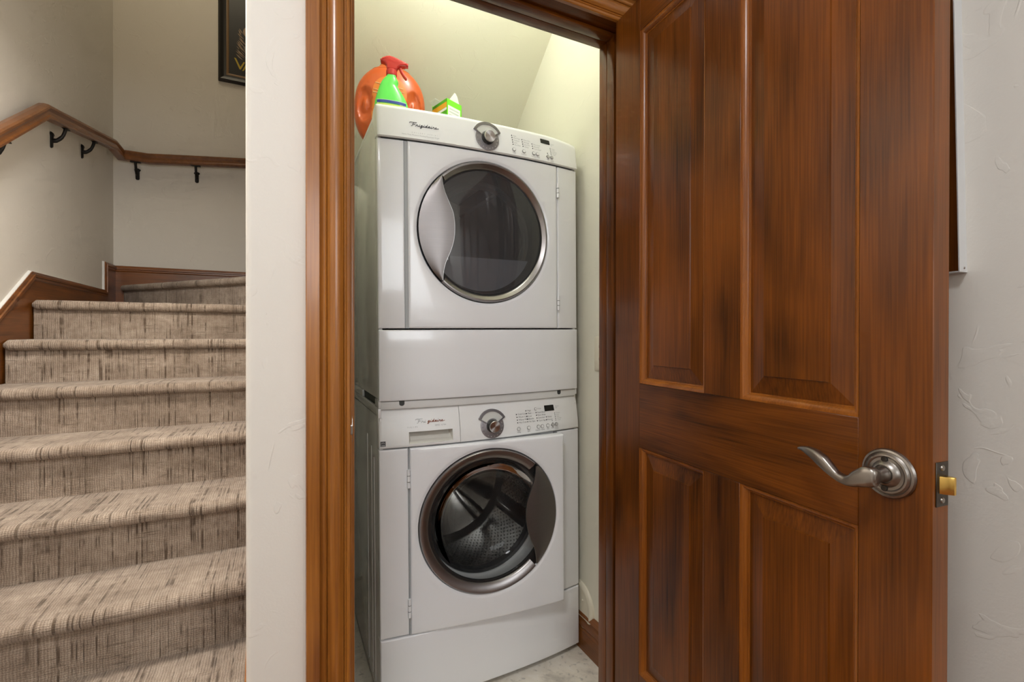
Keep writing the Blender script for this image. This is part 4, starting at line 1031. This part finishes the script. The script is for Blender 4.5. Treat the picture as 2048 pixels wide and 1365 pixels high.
bow_slab('front_strip', -HW, -0.2665, 0.2390, 0.7910, 0.03, 'enamel_white', dryer, 0.004, 0, nx=8)
bow_slab('front_strip', 0.2590, HW, 0.2390, 0.7910, 0.03, 'enamel_white', dryer, 0.004, 0, nx=8)
box('gap_strip', -0.2668, -0.2580, -0.012, -0.004, 0.2390, 0.7890, 'seam_grey', dryer)
box('gap_strip', 0.2525, 0.2592, -0.006, 0.006, 0.2390, 0.7890, 'button_white', dryer)
dd_ = thing('door', (0.2550, bow(0.255), 0.0)); dd_.parent = dryer
X0 = 0.2550; 
def ddy(x, z=0): return bow(x + X0) - bow(X0) - 0.004
DCX, DCZ, DR = -0.0085 - X0, 0.5400, 0.2205
slab_hole('door_panel', -0.2575 - X0, 0.2530 - X0, 0.2390, 0.7905, DCX, DCZ, DR, 0.030, 'enamel_white', dd_, 0.006, ddy, 0.0)
port(dd_, DCX, DCZ, DR, -1, lambda x: ddy(x), 'glass_smoke', 0.199)
lathe('window_glass', [(0.0, 0.000), (0.08, 0.002), (0.14, 0.006), (0.175, 0.010), (0.196, 0.0135)], 'glass_smoke', dd_, (DCX, ddy(DCX), DCZ), n=96)
lathe('inner_window_frame', [(0.192, 0.020), (0.176, 0.060), (0.166, 0.066), (0.150, 0.062)], 'gap_dark', dd_, (DCX, ddy(DCX), DCZ), n=72)
prism('inner_window_sill', [(DCX + 0.182 * math.cos(a), DCZ + 0.182 * math.sin(a)) for a in [math.radians(204 + 132 * i / 24) for i in range(25)]], 0.030, 0.060, 1, 'sill_plastic', dd_)
for z in (0.7070, 0.3245):
    hg = lathe('hinge', [(0, z - 0.024), (0.0042, z - 0.024), (0.0042, z + 0.024), (0, z + 0.024)], 'enamel_white', dd_, (0.001, -0.006, 0), 'z', 16)
    for k in (-0.008, 0.008): lathe('knuckle_gap', [(0.0044, z + k - 0.0008), (0.0044, z + k + 0.0008)], 'gap_dark', hg, (0.001, -0.006, 0), 'z', 16)
ddr = lathe('drum', [(0.200, 0.060), (0.235, 0.075), (0.262, 0.09), (0.262, 0.55), (0.20, 0.565), (0.0, 0.57)], 'drum_dryer', dryer, (-0.0085, 0, 0.5400), n=64)
for k in range(3):
    a0 = math.radians(-60 + 120 * k); sec = []
    for y, hgt in ((0.10, 0.03), (0.16, 0.06), (0.50, 0.06), (0.55, 0.03)):
        sec.append([(-0.0085 + (0.261 - hgt * hh) * math.cos(a0 + t), y, 0.54 + (0.261 - hgt * hh) * math.sin(a0 + t)) for t, hh in ((-0.1, 0), (-0.03, 1), (0.03, 1), (0.1, 0))])
    loft('drum_paddle', sec, 'drum_steel', ddr, True, True, 50)
# console
KZ0, KZ1 = 0.7935, 0.8955
def dcons(x, z, lift=0.0):
    t = max(0, min(1, (z - KZ0) / (KZ1 - KZ0))); return (x, bow(x) - 0.010 + 0.014 * t - lift, z)
def dryer_console():
    rings = []; n = 40
    xs = [-HW + 0.0002, -HW + 0.0006, -HW + 0.002, -HW + 0.006] + [-HW + 0.012 + (2 * HW - 0.024) * i / n for i in range(n + 1)] + [HW - 0.006, HW - 0.002, HW - 0.0006, HW - 0.0002]
    for x in xs:
        ed = min(x + HW, HW - x); r = 0.006; e = r - math.sqrt(max(0, r * r - (r - min(ed, r)) ** 2))
        drop = 0.010 * max(0, (x - 0.20) / (HW - 0.20)) ** 2
        ring = [(x, 0.03, KZ0 + 0.004), (x, bow(x) + 0.004, KZ0 + 0.004), (x, bow(x) - 0.004 + e, KZ0)]
        for k in range(6):
            z = KZ0 + 0.003 + (KZ1 - drop - KZ0 - 0.020) * k / 5; ring.append((x, dcons(x, z)[1] + e, z))
        for k in range(1, 8):
            a = PI / 2 * k / 7; z = KZ1 - drop - 0.017 + 0.017 * math.sin(a); y = dcons(x, KZ1 - 0.017)[1] + 0.022 * (1 - math.cos(a)); ring.append((x, y + e, min(z, KZ1 - drop)))
        ring.append((x, 0.06, KZ1 - drop - 0.004)); ring.append((x, 0.075, 0.878))
        rings.append(ring)
    return loft('control_panel', rings, 'console_plastic', dryer, True, True, 30)
dpan = dryer_console()
dial(dcons, -0.0090, 0.8345, dpan, 'visor_face')
DLED = [(0.0782, 0.8678), (0.0791, 0.8606), (0.08, 0.8529), (0.0808, 0.8455), (0.0816, 0.8381), (0.1155, 0.8604), (0.1165, 0.8529), (0.1174, 0.8456), (0.1184, 0.8381), (0.1533, 0.8529), (0.1543, 0.8455), (0.1551, 0.8381), (0.2259, 0.8524), (0.2264, 0.8474), (0.227, 0.8421), (0.2279, 0.8372), (0.2283, 0.8319), (0.2134, 0.8325)]
dzo = -0.0065
for x, z in DLED: feature_disc('indicator_light', dcons, x, z + dzo, 0.0018 if x < 0.22 else 0.0014, 0.0008, 'black_plastic', dpan, 10)
for i, (x, z) in enumerate([(0.0834, 0.821), (0.12, 0.8211), (0.1576, 0.8212), (0.1721, 0.8211), (0.2144, 0.8209), (0.2297, 0.8206)]):
    button(dcons, x, z + dzo, 0.0064, dpan, 'button_grey' if i > 3 else 'button_white', i == 4)
poly_feature('display', dcons, [(0.1886, 0.8586), (0.1901, 0.8577), (0.2241, 0.8572), (0.2254, 0.8582), (0.2238, 0.8710), (0.2224, 0.8720), (0.1886, 0.8728), (0.1872, 0.8718)], 0.0008, 'display_black', dpan)
ts = 0.0064
items = [(0.0830, 0.8655, 'High', ts), (0.0838, 0.8583, 'Med High', ts), (0.0848, 0.8506, 'Medium', ts), (0.0856, 0.8432, 'Low', ts), (0.0864, 0.8358, 'No Heat', ts),
         (0.1205, 0.8581, 'More Dry', ts), (0.1214, 0.8506, 'Normal', ts), (0.1223, 0.8433, 'Less Dry', ts), (0.1233, 0.8358, 'Damp', ts),
         (0.1582, 0.8506, 'Press Saver', ts * 0.92), (0.1592, 0.8432, 'Extended', ts * 0.92), (0.1600, 0.8358, 'Cycle Signal', ts * 0.92)]
lettering('panel_print', [(a, b + dzo, *c) for a, b, *c in items], dcons, 'print_faint', dpan)
items = [(0.0834, 0.8090, 'Temp', 0.0056, 'CENTER'), (0.12, 0.8090, 'Dryness', 0.0056, 'CENTER'), (0.1555, 0.8090, 'Options', 0.0052, 'CENTER'), (0.1745, 0.8090, 'Select', 0.0052, 'CENTER'), (0.2135, 0.8095, 'Start', 0.0052, 'CENTER'), (0.2302, 0.8095, 'Pause', 0.0048, 'CENTER'), (0.2302, 0.8052, 'Cancel', 0.0048, 'CENTER'),
         (0.2310, 0.8505, 'Sensing', 0.0044), (0.2315, 0.8455, 'Drying', 0.0044), (0.2321, 0.8402, 'Cool Down', 0.0044), (0.2330, 0.8353, 'Clean Lint', 0.0044), (0.2334, 0.8300, 'Locked', 0.0044), (0.2285, 0.8665, 'Minutes', 0.0044), (0.2285, 0.8620, 'Left', 0.0044)]
lettering('panel_print', [(a, b + dzo, *c) for a, b, *c in items], dcons, 'print_faint', dpan)
script_logo('name_script', 'Frigidaire', -0.2455, 0.8350, 0.080, dcons, 'print_dark', dpan, 0.00085)
lettering('series_print', [(-0.2461, 0.8130, 'G A L L E R Y   S E R I E S', 0.0046, 'LEFT', 1.45)], dcons, 'print_faint', dpan)
lettering('series_print', [(-0.2749, 0.8050, 'Heavy Duty Moisture Sensing Electronic Dryer', 0.0056, 'LEFT', 1.03)], dcons, 'print_faint', dpan)
HW = 0.345

# ------------------------------------------------------------------ things on the dryer
TOPZ = DZ + 0.882 + 0.002
# orange detergent jug
jug = thing('detergent_jug', (0.357, 1.745, TOPZ), 'orange plastic detergent jug standing behind the spray bottle', 'detergent jug', (0, math.radians(2), math.radians(-14)))
JA, JD, JH = 0.124, 0.062, 0.292
def jug_w(t):   # half width along height 0..1
    return JA * max(0.0, (1 - abs((t - 0.50) / 0.535) ** 2.5)) ** 0.55
def jug_pt(t, a, off=0.0):
    wv = jug_w(t); dv = JD * min(1.0, (wv / JA) ** 0.55 + 0.02); c, s = math.cos(a), math.sin(a)
    c2 = math.copysign(abs(c) ** 0.8, c); s2 = math.copysign(abs(s) ** 0.75, s)
    x, y, z = wv * c2, dv * s2, t * JH
    if y < 0:
        for sx, am in ((-1, 0.017), (1, 0.014)):   # moulded finger grips
            q = ((x - sx * 0.083) / 0.027) ** 2 + ((z - 0.140) / 0.062) ** 2
            if q < 1: y += am * (1 - q) ** 0.6 * (0.25 + 0.75 * (1 if q > 0.25 else q * 4))
        y -= off
    return (x, y, z)
def jug_body():
    nt_, na = 60, 96; v, f = [], []
    for i in range(nt_ + 1):
        t = 0.0 + 1.0 * i / nt_
        for j in range(na): v.append(jug_pt(min(0.995, max(0.012, t)), 2 * PI * j / na) if 0 < i < nt_ else jug_pt(0.012 if i == 0 else 0.985, 2 * PI * j / na))
    for i in range(nt_):
        for j in range(na): f.append((i * na + j, i * na + (j + 1) % na, (i + 1) * na + (j + 1) % na, (i + 1) * na + j))
    f.append(tuple(range(na))); f.append(tuple(nt_ * na + j for j in range(na)))
    for k, p in enumerate(v[:na]): v[k] = (p[0], p[1], 0.0)
    return mesh('body', v, f, 'jug_orange', jug, 60)
jb = jug_body()
def jug_label():
    v, f = [], []; n, m = 30, 24
    for i in range(n + 1):
        t = 0.10 + 0.72 * i / n; hwid = 0.060 * (1 - abs((t - 0.46) / 0.37) ** 4) ** 0.5 if abs((t - 0.46) / 0.37) < 1 else 0.0
        for j in range(m + 1):
            x = -hwid + 2 * hwid * j / m; wv = max(jug_w(t), 0.02); c2 = max(-0.98, min(0.98, x / wv)); c = math.copysign(abs(c2) ** (1 / 0.8), c2); a = -math.acos(c)
            v.append(jug_pt(t, a, 0.0012))
    for i in range(n):
        for j in range(m): f.append((i * (m + 1) + j, i * (m + 1) + j + 1, (i + 1) * (m + 1) + j + 1, (i + 1) * (m + 1) + j))
    return mesh('label', v, f, 'jug_label', jb, 60)
jl = jug_label()
def jug_warp(x, z, lift=0.0):
    t = z / JH; wv = max(jug_w(t), 0.02); c2 = max(-0.98, min(0.98, x / wv)); c = math.copysign(abs(c2) ** (1 / 0.8), c2)
    return jug_pt(t, -math.acos(c), 0.0018 + lift)
for i, (x0, x1, z) in enumerate([(0.012, 0.045, 0.205), (0.010, 0.050, 0.192), (0.014, 0.036, 0.176), (0.008, 0.052, 0.160), (0.010, 0.054, 0.146), (0.012, 0.050, 0.134), (-0.050, -0.030, 0.214), (-0.056, -0.034, 0.190), (-0.056, -0.036, 0.180)]):
    pts = [Vector(jug_warp(x0 + (x1 - x0) * k / 8, z - 0.004 * k / 8)) for k in range(9)]
    tube('label_print', pts, 0.0009 if i % 2 else 0.0013, 'jug_print', jl, 5)
lathe('cap', [(0.0, 0.308), (0.020, 0.307), (0.030, 0.303), (0.034, 0.296), (0.036, 0.280), (0.037, 0.277), (0.0, 0.277)], 'jug_cap', jug, (-0.012, 0, 0), 'z', 40)
tube('mould_seam', [jug_pt(t, a) for t, a in [(0.955, -PI + PI * i / 24) for i in range(25)]], 0.0012, 'jug_cap', jug, 6)

# green spray bottle
spr = thing('spray_bottle', (0.334, 1.585, TOPZ), 'green spray bottle with red trigger head on the dryer', 'spray bottle', (0, 0, math.radians(-12)))
spr.scale = (1, 1, 0.972)
def spray_body():
    prof = [(0.000, -0.050, 0.050), (0.004, -0.054, 0.054), (0.050, -0.0565, 0.0565), (0.090, -0.0550, 0.0540), (0.105, -0.0530, 0.0500), (0.125, -0.0480, 0.0400), (0.140, -0.0435, 0.0310), (0.151, -0.0400, 0.0235), (0.157, -0.0380, 0.0195), (0.163, -0.0360, 0.0205), (0.170, -0.0325, 0.0225), (0.177, -0.0285, 0.0210), (0.184, -0.0230, 0.0170), (0.190, -0.0170, 0.0145), (0.196, -0.0145, 0.0145)]
    n = 40; rings = []
    for i in range(len(prof) - 1):
        for k in range(3):
            u = k / 3; a, b = prof[i], prof[i + 1]; rings.append([x + (y - x) * u for x, y in zip(a, b)])
    rings.append(list(prof[-1])); R = []
    for z, l, r in rings:
        cx, hw = (l + r) / 2, (r - l) / 2; hd = min(hw, 0.031 - 0.016 * max(0, (z - 0.09) / 0.1))
        ring = []
        for j in range(n):
            a = 2 * PI * j / n; c, s = math.cos(a), math.sin(a)
            ring.append((cx + hw * math.copysign(abs(c) ** 0.75, c), hd * math.copysign(abs(s) ** 0.8, s), z))
        R.append(ring)
    return loft('body', R, 'spray_green', spr, True, True, 50)
sb = spray_body()
lathe('collar', [(0, 0.193), (0.0150, 0.193), (0.0168, 0.195), (0.0168, 0.212), (0.0150, 0.214), (0, 0.214)], 'spray_red', spr, (0, 0, 0), 'z', 36)
for k in range(18):
    a = 2 * PI * k / 18; bx = box('collar_rib', 0.0160, 0.0176, -0.0010, 0.0010, 0.196, 0.2115, 'spray_red', spr); bx.rotation_euler = (0, 0, a)
hd = [(-0.0145, 0.177), (0.0160, 0.177), (0.0200, 0.190), (0.0260, 0.196), (0.0430, 0.199), (0.0465, 0.206), (0.0455, 0.214), (0.0380, 0.217), (0.0240, 0.224), (0.0060, 0.232), (-0.0060, 0.2345), (-0.0160, 0.232), (-0.0280, 0.2235), (-0.0340, 0.214), (-0.0330, 0.210), (-0.0210, 0.2050), (-0.0155, 0.197)]
def hz(p): return (p[0] * 1.05, 0.212 + (p[1] - 0.177) * 0.80)
prism('trigger_head', [hz(p) for p in hd], -0.0135, 0.0135, 1, 'spray_red', spr, 0.0050, 4)
lathe('nozzle', [(0, 0.040), (0.0078, 0.040), (0.0082, 0.048), (0.0076, 0.0535), (0.003, 0.0535), (0.0, 0.052)], 'spray_red', spr, (0, 0, hz((0, 0.2065))[1]), 'x', 28)
prism('trigger', [hz((p[0], p[1] - 0.004)) for p in [(0.0200, 0.201), (0.0300, 0.202), (0.0330, 0.187), (0.0400, 0.168), (0.0480, 0.154), (0.0460, 0.1490), (0.0420, 0.150), (0.0340, 0.163), (0.0260, 0.180)]], -0.0065, 0.0065, 1, 'spray_red', spr, 0.0025, 3)
def spray_label(nm, z0, z1, tilt, mat, off):
    def fw(z): return -0.0505 + 0.0022 * max(0, (z - 0.05) / 0.01), 0.0505 - 0.0045 * max(0, (z - 0.05) / 0.01)
    v, f = [], []; n = 16
    for i in range(n + 1):
        for k, zb in enumerate((z0, z1)):
            l, r = -0.046, 0.046; x = l + (r - l) * i / n; z = zb - tilt * (i / n)
            t = abs(x - 0) / 0.057; hdp = 0.031 - 0.016 * max(0, (z - 0.09) / 0.1); s = max(0.0, 1 - t ** (2 / 0.75)) ** 0.4
            v.append((x, -hdp * s - off, z))
    for i in range(n): f.append((2 * i, 2 * i + 2, 2 * i + 3, 2 * i + 1))
    return mesh(nm, v, f, mat, sb, 60, fix=False)
spray_label('label', 0.010, 0.1010, 0.005, 'paper_white', 0.0006)
spray_label('label_band', 0.0900, 0.0995, 0.005, 'ink_blue', 0.0011)
spray_label('label_patch', 0.040, 0.0875, 0.005, 'ink_lime', 0.0010)

# open carton
cart = thing('carton', (0.531, 1.605, TOPZ), 'open green and white cardboard carton on the dryer', 'carton', (0, 0, math.radians(25.5)))
CW, CDp, CH = 0.074, 0.075, 0.170
t_ = 0.0012
box('panel', 0, CW, 0, t_, 0, CH, 'carton_green', cart); box('panel', 0, CW, CDp - t_, CDp, 0, CH, 'carton_green', cart)
lf = mesh('panel', [(0, 0, 0), (0, CDp, 0), (0, CDp, CH * 0.93), (0, 0, CH), (t_, 0, 0), (t_, CDp, 0), (t_, CDp, CH * 0.93), (t_, 0, CH)], [(0, 1, 2, 3), (7, 6, 5, 4), (0, 4, 5, 1), (1, 5, 6, 2), (2, 6, 7, 3), (3, 7, 4, 0)], 'carton_green_dark', cart)
box('panel', CW - t_, CW, 0, CDp, 0, CH, 'carton_green', cart); box('panel', 0, CW, 0, CDp, 0, t_, 'paper_white', cart)
lb = box('label', 0.006, CW - 0.008, -0.0006, 0.0, 0.02, CH - 0.022, 'paper_white', cart)
for i in range(7): box('label_print', 0.012, 0.012 + random.uniform(0.034, 0.048), -0.0010, -0.0006, CH - 0.034 - 0.011 * i, CH - 0.030 - 0.011 * i, 'print_soft', lb)
for (z0, z1, m_) in ((CH - 0.030, CH - 0.012, 'carton_orange'), (CH - 0.040, CH - 0.031, 'paper_white')):
    mesh('label', [(-0.0006, 0.0, z0), (-0.0006, CDp, z0 - 0.011), (-0.0006, CDp, z1 - 0.011), (-0.0006, 0.0, z1)], [(0, 1, 2, 3)], m_, cart)
prism('flap', [(0.018, CH), (0.0735, CH), (0.0640, CH + 0.030), (0.0560, CH + 0.040), (0.0500, CH + 0.041)], 0.0006, 0.0016, 1, 'paper_white', cart).rotation_euler = (math.radians(-3), 0, 0)
mesh('flap', [(0, 0.030, CH * 0.972), (0, 0.070, CH * 0.935), (-0.022, 0.066, CH - 0.002), (-0.022, 0.036, CH + 0.000), (0.001, 0.030, CH * 0.972), (0.001, 0.070, CH * 0.935), (-0.021, 0.066, CH - 0.001), (-0.021, 0.036, CH + 0.001)], [(0, 1, 2, 3), (7, 6, 5, 4), (0, 4, 5, 1), (1, 5, 6, 2), (2, 6, 7, 3), (3, 7, 4, 0)], 'paper_white', cart)

# ------------------------------------------------------------------ wall fittings
sw = thing('outlet_plate', (XCR, 1.2975, 1.0515), 'cream wall outlet plate on the closet wall beside the door jamb', 'outlet')
box('plate', -0.006, 0.0, -0.038, 0.038, -0.058, 0.058, 'plate_almond', sw, 0.0025)
for z in (-0.021, 0.021):
    rcp = lathe('receptacle', [(0, -0.0085), (0.0160, -0.0085), (0.0165, -0.0065), (0.0165, -0.004)], 'plate_almond', sw, (0, 0, z), 'x', 28)
    for y in (-0.006, 0.006): box('slot', -0.0090, -0.0083, y - 0.001, y + 0.001, z - 0.001, z + 0.008, 'gap_dark', rcp)
vc = thing('vent_cover', (XCR, 1.425, 0.145), 'round painted cover on the wall low beside the washer', 'vent cover')
lathe('dome', [(0.0, -0.0100), (0.055, -0.0098), (0.066, -0.0105), (0.074, -0.0125), (0.081, -0.0100), (0.085, -0.0045), (0.086, 0.0)], 'plate_almond', vc, (0, 0, 0), 'x', 64)
lathe('screw', [(0, -0.013), (0.004, -0.0125), (0.005, -0.009)], 'plate_almond', vc, (0, -0.028, 0.028), 'x', 14)

# silver edged mirror on the hall wall behind the door
mir = thing('wall_mirror', (XR, 0.3715, 1.2205), 'silver edged wall mirror hanging behind the open door', 'mirror', (math.radians(-1.1), 0, 0))
TH = 0.0265; ML, MH = 0.46, 0.86
box('backing', -0.006, -0.001, 0.004, ML - 0.004, 0.004, MH - 0.004, 'black_plastic', mir)
box('mirror_glass', -TH + 0.001, -TH + 0.005, 0.0015, ML - 0.0015, 0.0015, MH - 0.0015, 'mirror_silver', mir)
for (y0_, y1_, z0_, z1_) in ((0, 0.0015, 0, MH), (ML - 0.0015, ML, 0, MH), (0.0015, ML - 0.0015, 0, 0.0015), (0.0015, ML - 0.0015, MH - 0.0015, MH)):
    box('edge_band', -TH, 0, y0_, y1_, z0_, z1_, 'frame_silver', mir)
lathe('screw', [(0, -0.0012), (0.0016, -0.001), (0.002, 0)], 'pewter', mir, (-0.0105, 0, 0.007), 'y', 12)

# ------------------------------------------------------------------ lamps outside the picture, an added window and stair-foot lamp
def flush_lamp(loc, r, label):
    t = thing('ceiling_lamp', loc, label, 'ceiling lamp')
    lathe('base', [(0, 0), (r, 0), (r, -0.018), (r * 0.92, -0.022), (0, -0.022)], 'lamp_metal', t, (0, 0, 0), 'z', 40)
    lathe('lamp_shade', [(r * 0.86, -0.022), (r * 0.80, -0.045), (r * 0.5, -0.070), (0, -0.080)], 'lamp_glass', t, (0, 0, 0), 'z', 40)
    return t
flush_lamp((-0.40, -0.15, HC), 0.16, 'round flush ceiling lamp in the hall')
flush_lamp((-0.52, 1.60, HC), 0.14, 'added round ceiling lamp that brightens the foot of the stairs')  # fixture added to go with the stair-foot fill, none known there
flush_lamp((0.52, 1.25, 2.60), 0.07, 'small round lamp on the sloping closet ceiling')
flush_lamp((-0.45, 3.3, SC), 0.16, 'round flush ceiling lamp over the stairs')
added_win = thing('added_window_1', (0.15, -2.45, 1.35)); struct(added_win, 'added window behind the photographer, framing a fill light')  # unseen window added around the rear fill light
for nm, b in (('added_window_frame', (-0.8, -0.74, -0.03, 0.03, 0, 1.05)), ('added_window_frame', (0.74, 0.8, -0.03, 0.03, 0, 1.05)), ('added_window_frame', (-0.74, 0.74, -0.03, 0.03, 0, 0.06)), ('added_window_frame', (-0.74, 0.74, -0.03, 0.03, 0.99, 1.05)), ('added_window_sash', (-0.03, 0.03, -0.02, 0.02, 0.06, 0.99))):
    box(nm, *b, 'trim_wood_z', added_win)
